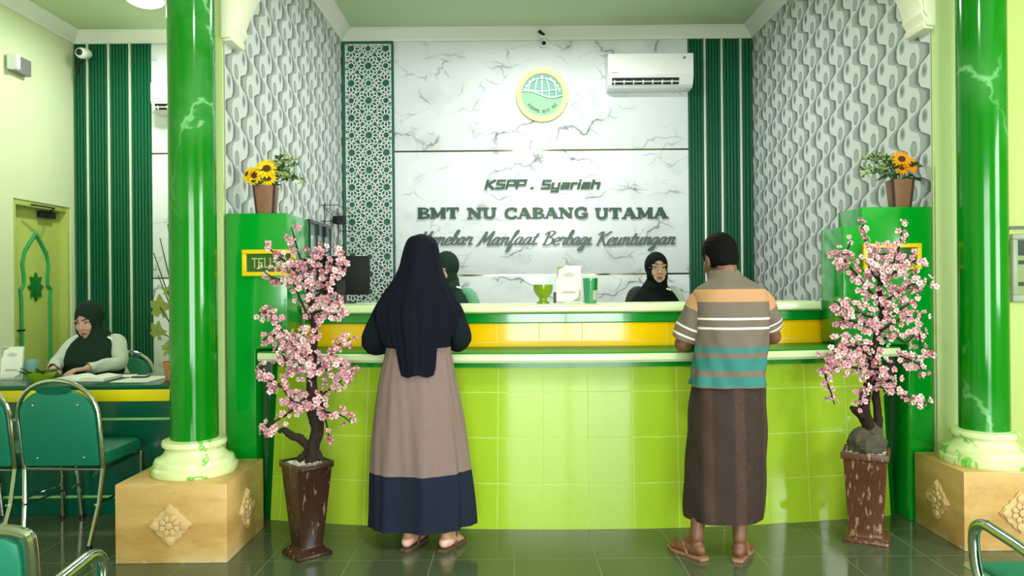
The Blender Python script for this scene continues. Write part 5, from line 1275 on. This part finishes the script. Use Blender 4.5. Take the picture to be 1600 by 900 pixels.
# ---- woman customer, seen from behind
PX = lambda px, d=3.78: at(px, 600, d).x
Zp = lambda py, d, px=655: at(px, py, d).z
wd_ = 3.76
t = thing('person', 'person seen from behind in long navy hijab and taupe dress, leaning on the counter', 'person', (at(656, 860, wd_).x, wd_, 0)); wx = WLOC[t.name].x
hl = (at(632, 864, 3.70).x, 3.70); hr = (at(690, 868, 3.685).x, 3.685); dl, dr_ = (.30, 1.0), (.42, 1.0)
body = MB(); al = foot(body, hl, dl, side=1); ar = foot(body, hr, dr_, side=-1)
hipl, hipr = Vector((wx - .085, wd_ + .02, .80)), Vector((wx + .085, wd_ + .02, .80)); knl, knr = Vector((wx - .095, wd_ + .03, .45)), Vector((wx + .10, wd_ + .03, .45))
for h_, k_, a_ in ((hipl, knl, al), (hipr, knr, ar)): body.capsule(a_, k_, .034, .05); body.capsule(lerp(a_, k_, .45), k_, .050, .050); body.capsule(k_, h_, .056, .08)
ch_ = Vector((wx + .002, wd_ + .03, 1.17)); body.capsule((wx, wd_ + .02, .84), (wx, wd_ + .02, 1.0), .115, .10); body.capsule((wx, wd_ + .02, 1.0), ch_, .10, .11)
for s in (-1, 1): body.capsule((wx + s * .06, wd_ + .02, .84), (wx, wd_ + .02, .98), .10, .09); body.capsule(ch_, (wx + s * .135, wd_ + .03, 1.24), .08, .052)
sh = [Vector((wx + s * .155, wd_ + .03, 1.235)) for s in (-1, 1)]
elb = [at(586, 535, 3.82), at(716, 530, 3.82)]; wr = [Vector((wx - .10, 4.03, 1.018)), Vector((wx + .09, 4.03, 1.018))]
for s, a, e, w_ in ((-1, sh[0], elb[0], wr[0]), (1, sh[1], elb[1], wr[1])):
    body.capsule(a, e, .043, .036); body.capsule(e, w_, .035, .024); hand(body, w_, (-s * .45, 1, -.05), (0, 0, 1), (-s, 0, 0), .35, .92)
body.capsule((wx, wd_ + .03, 1.24), (wx + .012, wd_ + .03, 1.37), .055, .05)
HD = Head((at(661, 404, wd_).x, wd_ + .02, Zp(404, wd_)), 0.12, -0.25, 0, .95, False); HD.skin(body)
remesh(body, 'body', [M['skin1'], M['lips'], M['sole']], t, .0065, 3, lambda w_: 2 if w_.z < .062 and w_.y < 3.735 else HD.paint(w_)); HD.features(t)
sandal(hl, dl, t, M['sandal'], 1); sandal(hr, dr_, t, M['sandal'], -1)
def dfold(th, tt, z):
    k = max(0, min(1, (1.0 - z) / .9)); return k * (.012 * math.sin(5 * th + 1.3) + .011 * math.sin(9 * th + .5 + 2 * k) + .006 * math.sin(17 * th + k)) + .002 * math.sin(23 * th + z * 9)
W2 = lambda l, r, py: ((at(l, py, wd_).x + at(r, py, wd_).x) / 2, (at(r, py, wd_).x - at(l, py, wd_).x) / 2)
rows = []
for py, l, r, ry in ((478, 608, 702, .115), (510, 605, 704, .125), (545, 604, 704, .135), (575, 597, 708, .145), (605, 590, 712, .15), (660, 583, 721, .16), (735, 577, 730, .168), (790, 575, 735, .172), (834, 574, 738, .175)):
    c, h_ = W2(l, r, py); cy_ = wd_ + .005 + max(0, (py - 545) / 290) * .055; rows.append((Zp(py, cy_ - ry * .92), c, cy_, h_, ry))
zsplit = Zp(735, wd_ - .10)
mb = MB(); rows_mesh(mb, rows, 96, 6, dfold, lambda z: 0 if z > 1.03 else 1 if z > zsplit else 2, cap0=True)
mb.build('dress', [M['slate'], M['taupe'], M['navy2']], t, smooth=60)
mb = MB()
for s, a, e, w_ in ((-1, sh[0], elb[0], wr[0]), (1, sh[1], elb[1], wr[1])):
    sleeve(mb, [a + Vector((-s * .03, 0, .02)), lerp(a, e, .4) + Vector((s * .006, 0, 0)), e + Vector((s * .012, -.006, 0)), lerp(e, w_, .35) + Vector((0, 0, -.004)), lerp(e, w_, .92)], [.07, .064, .055, .050, .038], 24, None, 5, .006, s)
mb.build('dress_sleeve', M['slate'], t, smooth=60)
# hijab: one draped shell with stepped hem
N = 120; prof = [(365.5, 660, .012, .012), (368, 660, .045, .05), (374, 660, .070, .08), (385, 660, .086, .102), (400, 659, .097, .112), (420, 658, .112, .118), (440, 656, .142, .122), (458, 654, .178, .128), (474, 653, .205, .135), (490, 653, .228, .142), (510, 654, .215, .150), (545, 656, .190, .158), (590, 658, .180, .165)]
PR = crom([(Zp(py, wd_), PX(cx, wd_), a, b) for py, cx, a, b in prof], 6)
def hp(z):
    for a, b in zip(PR[:-1], PR[1:]):
        if a[0] >= z >= b[0]:
            k = (a[0] - z) / max(1e-6, a[0] - b[0]); return [lerp(p, q, k) for p, q in zip(a, b)]
    return PR[-1] if z < PR[-1][0] else PR[0]
zs, zb1, zb2 = Zp(492, wd_), Zp(541, wd_), Zp(583, wd_)
def hem(a):          # a = degrees away from straight back
    a = abs(a)
    if a < 29: return zb2 + .006 * math.cos(a * .2)
    if a < 33: return lerp(zb2, zb1 + .01, (a - 29) / 4)
    if a < 52: return zb1 + (a - 33) / 19 * .012
    if a < 74: return lerp(zb1 + .012, zs, (a - 52) / 22)
    if a < 110: return zs - .01
    return lerp(zs - .01, zs - .08, (a - 110) / 70)
mb = MB(); rings = []; RN = 60
ztop = PR[0][0]
for i in range(RN + 1):
    ring = []
    for k in range(N):
        th = 2 * PI * k / N; a = math.degrees(((th + PI / 2 + PI) % (2 * PI)) - PI); tt = (i / RN) ** .85; z = lerp(ztop, hem(a), tt); q = hp(z)
        g = max(0, min(1, (Zp(400, wd_) - z) / .25)); f = g * (.0035 * math.sin(34 * th) * (abs(a) < 80) + .006 * math.sin(7 * th + .8) + .003 * math.sin(15 * th + 2 * z))
        if abs(a) > 140 and z > Zp(425, wd_): f -= .0
        ring.append(Vector((q[1] + (q[2] + f) * math.cos(th), wd_ + .01 + (q[3] + f) * math.sin(th), z)))
    rings.append(ring)
mb.loft(rings, 0, True, False); mb.build('hijab', M['navy'], t, smooth=60)

# ---- man customer, seen from behind
md = 3.66; t = thing('person', 'person seen from behind in a striped polo shirt and brown sarong, leaning on the counter', 'person', (at(1134, 860, md).x, md, 0)); mx = at(1134, 640, md).x
Zm = lambda py, px=1135: at(px, py, md - .12).z
Xm = lambda px, py=500: at(px, py, md).x
hl = (at(1101, 878, 3.55).x, 3.55); hr = (at(1152, 883, 3.525).x, 3.525); dl, dr_ = (-.62, 1.0), (.55, 1.0)
body = MB(); al = foot(body, hl, dl, L=.245, side=1); ar = foot(body, hr, dr_, L=.245, side=-1)
kl, kr = Vector((mx - .10, md + .03, .47)), Vector((mx + .085, md + .03, .47)); hipl, hipr = Vector((mx - .09, md, .85)), Vector((mx + .09, md, .85))
for h_, k_, a_ in ((hipl, kl, al), (hipr, kr, ar)): body.capsule(a_, k_, .033, .048); body.capsule(lerp(a_, k_, .40), lerp(a_, k_, .85), .042, .052); body.capsule(k_, h_, .054, .070)
zsh = Zm(470); body.capsule((mx, md + .01, .88), (mx + .005, md + .01, 1.06), .095, .095); body.capsule((mx + .005, md + .01, 1.05), (mx + .02, md + .015, 1.20), .095, .092)
for s in (-1, 1): body.capsule((mx + s * .055, md + .01, .87), (mx + s * .05, md + .01, 1.0), .085, .085); body.capsule((mx + .02 + s * .05, md + .01, 1.19), (mx + .02 + s * .125, md + .01, 1.235), .08, .055)
sh = [at(1093, 474, md + .02), at(1190, 472, md + .02)]; elb = [at(1066, 538, 3.72), at(1208, 526, 3.74)]; wr = [Vector((mx - .10, 3.99, 1.018)), Vector((mx + .13, 3.99, 1.018))]
for s, a, e, w_ in ((-1, sh[0], elb[0], wr[0]), (1, sh[1], elb[1], wr[1])):
    body.capsule(a, e, .046, .040); body.capsule(e, lerp(e, w_, .5), .041, .038); body.capsule(lerp(e, w_, .4), w_, .038, .027); hand(body, w_, (-s * .5, 1, -.05), (0, 0, 1), (-s, 0, 0), .4, 1.0)
HD = Head((Xm(1129, 404), md + .055, Zm(402)), .32, -.30, -.06, .96); HD.skin(body)
body.capsule(HD.p(0, -.03, -.055), (mx + .022, md + .015, 1.30), .056, .062, 16)
for q in (-1, 1): 
    for a in range(5): body.ell(HD.p(q * (.079 + .004 * math.sin(a * .8)), -.004 - .013 * math.sin(a * .8), -.042 + a * .015), (.008, .010, .011), HD.R, 10, 6)
remesh(body, 'body', [M['skin2'], M['lips']], t, .0065, 3, HD.paint); HD.features(t)
sandal(hl, dl, t, M['sandal2'], 1); sandal(hr, dr_, t, M['sandal2'], -1)
# hair cap
mb = MB(); mb.ell(HD.p(0, -.016, .034), (.081, .100, .098), HD.R, 24, 16); mb.ell(HD.p(0, -.062, -.012), (.066, .042, .060), HD.R, 20, 12)
for q in (-1, 1): mb.ell(HD.p(q * .062, -.03, -.01), (.018, .045, .045), HD.R, 14, 10)
h = remesh(mb, 'hair', [M['hair']], t, .006, 3)
def bald(w_):
    q = HD.inv(w_); return (q.y > .052 and q.z < .075 - (q.y - .052) * .1) or (q.y > -.01 and q.z < .0 and abs(q.x) < .09) or q.z < -.07
cut(h, bald)
for v in h.data.vertices: v.co += v.normal * (noise.noise(v.co * 90) * .0022)
# shirt
def m_shirt():
    tt = NT('striped_polo_cloth'); co = tt.coord('UV'); sx_ = tt.n('ShaderNodeSeparateXYZ'); tt.t.links.new(co, sx_.inputs[0]); v = sx_.outputs[1]
    base = tt.mix(tt.noise(tt.coord('Object'), 8, 3), lin((102, 90, 80)), lin((116, 103, 92)))
    def st(c, a, b, col):
        k = tt.f('MULTIPLY', tt.f('GREATER_THAN', v, b), tt.f('LESS_THAN', v, a)); return tt.mix(k, c, lin(col))
    Z = lambda py: Zm(py, 1135)
    c = st(base, Z(452), Z(472), (184, 136, 96)); c = st(c, Z(497), Z(500.5), (232, 222, 212)); c = st(c, Z(512), Z(515.5), (232, 222, 212))
    c = st(c, Z(543), Z(552), (54, 114, 110)); c = st(c, Z(561), Z(580), (44, 116, 112)); c = st(c, Z(590), Z(605), (44, 116, 112))
    tt.bump(tt.noise(tt.coord('Object'), 420, 2), .25, .002)
    return tt.fin(c, .85)
M['shirt'] = m_shirt()
rows = []
for py, l, r, ry in ((432, 1112, 1163, .056), (438, 1106, 1172, .068), (444, 1097, 1184, .084), (450, 1089, 1193, .098), (458, 1084, 1199, .108), (470, 1083, 1201, .114), (488, 1085, 1201, .120), (515, 1087, 1200, .124), (545, 1086, 1198, .126), (575, 1084, 1196, .130), (590, 1081, 1196, .134), (607, 1077, 1197, .140)):
    rows.append((Zm(py), (Xm(l, py) + Xm(r, py)) / 2, md + .004, (Xm(r, py) - Xm(l, py)) / 2, ry))
def sfold(th, tt, z):
    k = max(0, min(1, (1.22 - z) / .35)); return k * (.006 * math.sin(4 * th + z * 14) + .006 * math.sin(7 * th - z * 22 + 1) + .004 * math.sin(11 * th + z * 34)) + .002 * math.sin(5 * th - z * 30)
mb = MB(); rows_mesh(mb, rows, 80, 5, sfold, e=.9)
for s, a, e in ((-1, sh[0], elb[0]), (1, sh[1], elb[1])):
    zt, zb_ = Zm(450), Zm(523 if s < 0 else 520)
    sleeve(mb, [a + Vector((-s * .055, 0, .028)), a + Vector((-s * .008, 0, .006)), lerp(a, e, .4), lerp(a, e, .88 if s < 0 else .74)], [.062, .063, .066, .066], 28, [zt, Zm(462), Zm(486), zb_], 6, .005, s)
mb.build('polo_shirt', M['shirt'], t, smooth=60)
mb = MB(); cN = 40; q0 = (Xm(1137, 434), md + .012, Zm(437)); 
rings = []
for z, a, b, fw in ((Zm(440), .086, .072, .0), (Zm(434), .079, .068, .004), (Zm(427), .073, .066, .010), (Zm(421), .070, .064, .016), (Zm(424), .076, .070, .016), (Zm(437), .092, .080, .004)):
    rings.append([Vector((q0[0] - .012 * (z - q0[2]) / .05 + a * math.cos(2 * PI * k / cN), q0[1] + fw + b * math.sin(2 * PI * k / cN), z - .018 * max(0, math.sin(2 * PI * k / cN)))) for k in range(cN)])
mb.loft(rings, 0, False, False, uv=[1.6] * 6); mb.build('collar', M['shirt'], t, smooth=60)
def m_sarong():
    tt = NT('woven_sarong_cloth'); co = tt.coord('Object', (1, 1, 1)); sx_ = tt.n('ShaderNodeSeparateXYZ'); tt.t.links.new(co, sx_.inputs[0])
    def wv(s, k): return tt.f('SINE', tt.f('MULTIPLY', s, k))
    chk = tt.f('MULTIPLY', tt.ss(wv(sx_.outputs[0], 42), .2, .9), .55); dots = tt.ss(tt.noise(tt.coord('Object', (1, 1, 1)), 70, 2), .55, .7, 0, .5)
    k = tt.f('MINIMUM', tt.f('ADD', chk, tt.f('MULTIPLY', dots, tt.ss(wv(sx_.outputs[0], 21), -.3, .6))), 1)
    tt.bump(tt.noise(tt.coord('Object'), 500, 2), .3, .002)
    return tt.fin(tt.mix(k, lin((46, 29, 25)), lin((76, 51, 44))), .85)
M['sarong'] = m_sarong()
rows = []
for py, l, r, ry in ((580, 1090, 1190, .118), (605, 1083, 1194, .125), (650, 1077, 1196, .135), (700, 1075, 1196, .145), (760, 1071, 1194, .15), (800, 1070, 1193, .153), (819, 1071, 1190, .152)):
    rows.append((Zm(py), (Xm(l, py) + Xm(r, py)) / 2, md, (Xm(r, py) - Xm(l, py)) / 2, ry - .01))
def gfold(th, tt, z): return tt * (.006 * math.sin(3 * th + .4) + .005 * math.sin(6 * th + 2)) + .0025 * math.sin(5 * th + z * 25)
mb = MB(); rows_mesh(mb, rows, 80, 6, gfold, cap0=True, e=.84); mb.build('sarong', M['sarong'], t, smooth=60)

# ---- staff in hijabs
def staff(root, hd, chest, wsh, pelvis, elb, wrs, hdir, thumb, skin, hmat, smat, vmat, glasses=False, drape=(.20, .155, .36), hm_off=(0, 0), legs=None, curl=.4, pin=None):
    """upper body; hd Head, chest / pelvis points, arms by elbows and wrists"""
    body = MB(); hd.skin(body); f = Vector((0, -1, 0))
    nb = Vector((chest[0], chest[1], chest[2] + .10)); body.capsule(hd.p(0, -.03, -.10), nb, .050, .058)
    body.capsule(pelvis, chest, .12, .105)
    S = [Vector((chest[0] + s * wsh, chest[1], chest[2] + .055)) for s in (-1, 1)]
    for a in S: body.capsule(nb - Vector((0, 0, .05)), a - Vector((0, 0, .01)), .055, .042)
    for a, e, w_, dd, th in zip(S, elb, wrs, hdir, thumb):
        body.capsule(a - Vector((0, 0, .012)), e, .036, .032); body.capsule(e, w_, .032, .024); hand(body, w_, dd, (0, 0, 1), th, curl, .92)
    if legs:
        for h_, k_, heel, d in legs:
            a_ = foot(body, heel, d, lift=.004); body.capsule(a_, k_, .034, .048); body.capsule(k_, h_, .056, .08)
    remesh(body, 'body', [skin, M['lips']], root, .0050, 3, hd.paint); hd.features(root, glasses)
    # blouse
    mb = MB(); cz = chest[2]
    rows = [(cz + .115, chest[0], chest[1], .07, .062), (cz + .095, chest[0], chest[1], .11, .078), (cz + .06, chest[0], chest[1], .165, .10), (cz, chest[0], chest[1], .175, .125), (cz - .14, chest[0], (chest[1] + pelvis[1]) / 2, .165, .13), (pelvis[2] + .04, pelvis[0], pelvis[1], .175, .14), (pelvis[2] - .10, pelvis[0], pelvis[1], .195, .155)]
    rows_mesh(mb, rows, 56, 4, lambda th, tt, z: tt * .005 * math.sin(6 * th + z * 20)); mb.build('blouse', vmat, root, smooth=60)
    for a, e, w_, s in zip(S, elb, wrs, (-1, 1)): sleeve(MB(), [a + Vector((-s * .05, 0, .004)), a + Vector((-s * .012, 0, .0)), lerp(a, e, .45), e, lerp(e, w_, .5), lerp(e, w_, .95)], [.052, .060, .055, .048, .042, .034], 22, None, 5, .005, s).build('sleeve', smat[0 if s < 0 else 1] if isinstance(smat, tuple) else smat, root, smooth=60)
    # hijab: fused hood and drape, opened at the face
    mb = MB(); k = hd.k
    mb.ell(hd.p(0, -.016, .028), (.087 * k, .108 * k, .106 * k), hd.R, 26, 18); mb.ell(hd.p(0, .015, -.05), (.080 * k, .085 * k, .090 * k), hd.R, 24, 16)
    mb.capsule(hd.p(0, .0, -.10), nb + Vector((0, -.02, .0)), .082 * k, .10, 20)
    d0 = chest[2] + .13
    ov = drape; rings = []
    for q, rx, ry in ((0, .085, .085), (.03, .115, .10), (.07, .165, .115), (.12, .195, .13), (.20, ov[0], ov[1]), (.28, ov[0] * .96, ov[1] * 1.0), (ov[2], ov[0] * .72, ov[1] * 1.0)):
        rings.append([Vector((chest[0] + hm_off[0] * q / ov[2] + rx * math.cos(2 * PI * i / 40), chest[1] - .008 + (-.012 if q > .1 else 0) + ry * math.sin(2 * PI * i / 40) + .004 * math.sin(9 * 2 * PI * i / 40), d0 - q + .018 * abs(math.cos(2 * PI * i / 40)) * (q > .1) * -1 * 0 + (.05 * abs(math.cos(2 * PI * i / 40)) ** 2 * (q == ov[2])))) for i in range(40)])
    mb.loft(rings)
    hj = remesh(mb, 'hijab', [hmat], root, .0062, 4)
    def op(w_):
        q = hd.inv(w_)
        return q.y > .0 and (q.x / .059) ** 2 + ((q.z + .020) / .090) ** 2 < 1
    cut(hj, op)
    rb = MB(); pts = []
    dg = [v for v in range(40)]
    for v in dg:
        a = 2 * PI * v / 40; x, z = .059 * math.cos(a), -.020 + .090 * math.sin(a); best = None
        for vv in hj.data.vertices:
            q = hd.inv(vv.co + WLOC[root.name])
            if q.y > 0:
                e = (q.x - x) ** 2 + (q.z - z) ** 2
                if best is None or e < best[0]: best = (e, q.y)
        pts.append((x, best[1], z))
    ys = [p[1] for p in pts]; ys = [sum(ys[(i + j) % 40] for j in (-2, -1, 0, 1, 2)) / 5 for i in range(40)]
    rb.tube([hd.p(p[0], y + .001, p[2]) for p, y in zip(pts, ys)], .0075, 8, closed=True); rb.build('hijab_rim', hmat, root)
    if pin:
        p_, R_ = pin; MB().box(-.018, .018, -.003, .003, -.006, .006, M=Matrix.Translation(p_) @ Matrix.Rotation(R_, 4, 'Y')).build('name_pin', M['white'], root, bevel=.001)
def standing(root, px, pz, y, mat):
    mb = MB(); rows_mesh(mb, [(pz + .1, px, y, .165, .13), (pz - .08, px, y, .185, .15), (.5, px, y, .20, .17), (.05, px, y, .23, .20)], 64, 5, lambda th, tt, z: tt * (.012 * math.sin(7 * th) + .006 * math.sin(12 * th + 1)), cap0=True); mb.build('skirt', mat, root, smooth=60)
# right counter clerk
y = 5.5; hc = at(1026, 420.5, y); t = thing('person', 'person in black hijab and glasses facing us behind the counter', 'person', (hc.x, y, 0))
hd = Head((hc.x, y, hc.z), PI + .06, .02, 0, .98, False); cz = 1.20; cx = at(1024, 470, y).x
E = [Vector((cx - .23, y - .06, .97)), Vector((cx + .23, y - .06, .97))]; Wp = [Vector((cx - .12, y - .24, .98)), Vector((cx + .12, y - .24, .98))]
staff(t, hd, (cx, y + .02, cz), .155, (cx, y + .02, .88), E, Wp, [(.3, -1, 0), (-.3, -1, 0)], [(1, 0, 0), (-1, 0, 0)], M['skin3'], M['hijab_b'], (M['vest'], M['blouse']), M['vest'], True, (.222, .165, .34), (-.03, 0),
      [(Vector((cx + s * .09, y + .02, .85)), Vector((cx + s * .09, y, .46)), (cx + s * .09, y + .05), (s * .15, -1)) for s in (-1, 1)], pin=(at(1045, 452, y - .17), .35))
standing(t, cx, .88, y + .02, M['skirt'])
# left counter clerk, mostly behind the woman customer
y = 5.35; hc = at(697, 421, y); t = thing('person', 'person in dark green hijab and mint sleeve, mostly hidden behind the navy hijab customer', 'person', (hc.x, y, 0))
hd = Head((hc.x, y, hc.z), PI - .55, -.30, 0, .98, False); cz = 1.20; cx = at(699, 470, y).x
E = [Vector((cx - .24, y - .08, .97)), Vector((cx + .25, y - .08, .97))]; Wp = [Vector((cx - .14, y - .27, .98)), Vector((cx + .10, y - .27, .98))]
staff(t, hd, (cx, y + .02, cz), .165, (cx, y + .02, .88), E, Wp, [(.2, -1, 0), (-.3, -1, 0)], [(1, 0, 0), (-1, 0, 0)], M['skin3'], M['hijab_g'], M['blouse_g'], M['blouse_g'], False, (.205, .155, .34), (-.05, 0),
      [(Vector((cx + s * .09, y + .02, .85)), Vector((cx + s * .09, y, .46)), (cx + s * .09, y + .05), (s * .15, -1)) for s in (-1, 1)], pin=(at(717, 449, y - .15), .3))
standing(t, cx, .88, y + .02, M['skirt'])
# seated desk clerk
y = 5.16; hc = at(146, 499, y); t = thing('person', 'person in dark green hijab and pale blouse reading at the dark teal desk', 'person', (at(152, 600, y).x, y, 0))
hd = Head((hc.x, y - .05, hc.z), PI - .08, -.34, 0, .98, False); cx = at(152, 540, y).x; cz = at(150, 548, y).z
E = [Vector((cx - .205, y - .12, .83)), Vector((cx + .205, y - .10, .83))]; Wp = [Vector((cx - .10, 4.82, dz + .045)), Vector((cx + .10, 4.86, dz + .045))]
px_ = cx + .04
staff(t, hd, (cx, y + .0, cz), .148, (px_, y + .13, .60), E, Wp, [(.25, -1, -.06), (-.7, -1, -.06)], [(1, 0, 0), (-1, 0, 0)], M['skin3'], M['hijab_g'], M['blouse'], M['blouse'], False, (.205, .165, .38), (-.02, 0),
      [(Vector((px_ + s * .09, y + .10, .585)), Vector((px_ + s * .10, y - .32, .56)), (px_ + s * .10, y - .28), (s * .15, -1)) for s in (-1, 1)], pin=(at(172, 528, y - .16), .5))
mb = MB()
for s in (-1, 1): sleeve(mb, [(px_ + s * .085, y + .16, .575), (px_ + s * .095, y - .1, .575), (px_ + s * .10, y - .33, .56), (px_ + s * .10, y - .37, .40), (px_ + s * .10, y - .32, .10)], [.105, .10, .085, .085, .09], 24, None, 5, .004, s, True)
mb.ell((px_, y + .12, .575), (.19, .15, .09), None, 24, 12)
mb.build('trousers', M['skirt'], t, smooth=60)
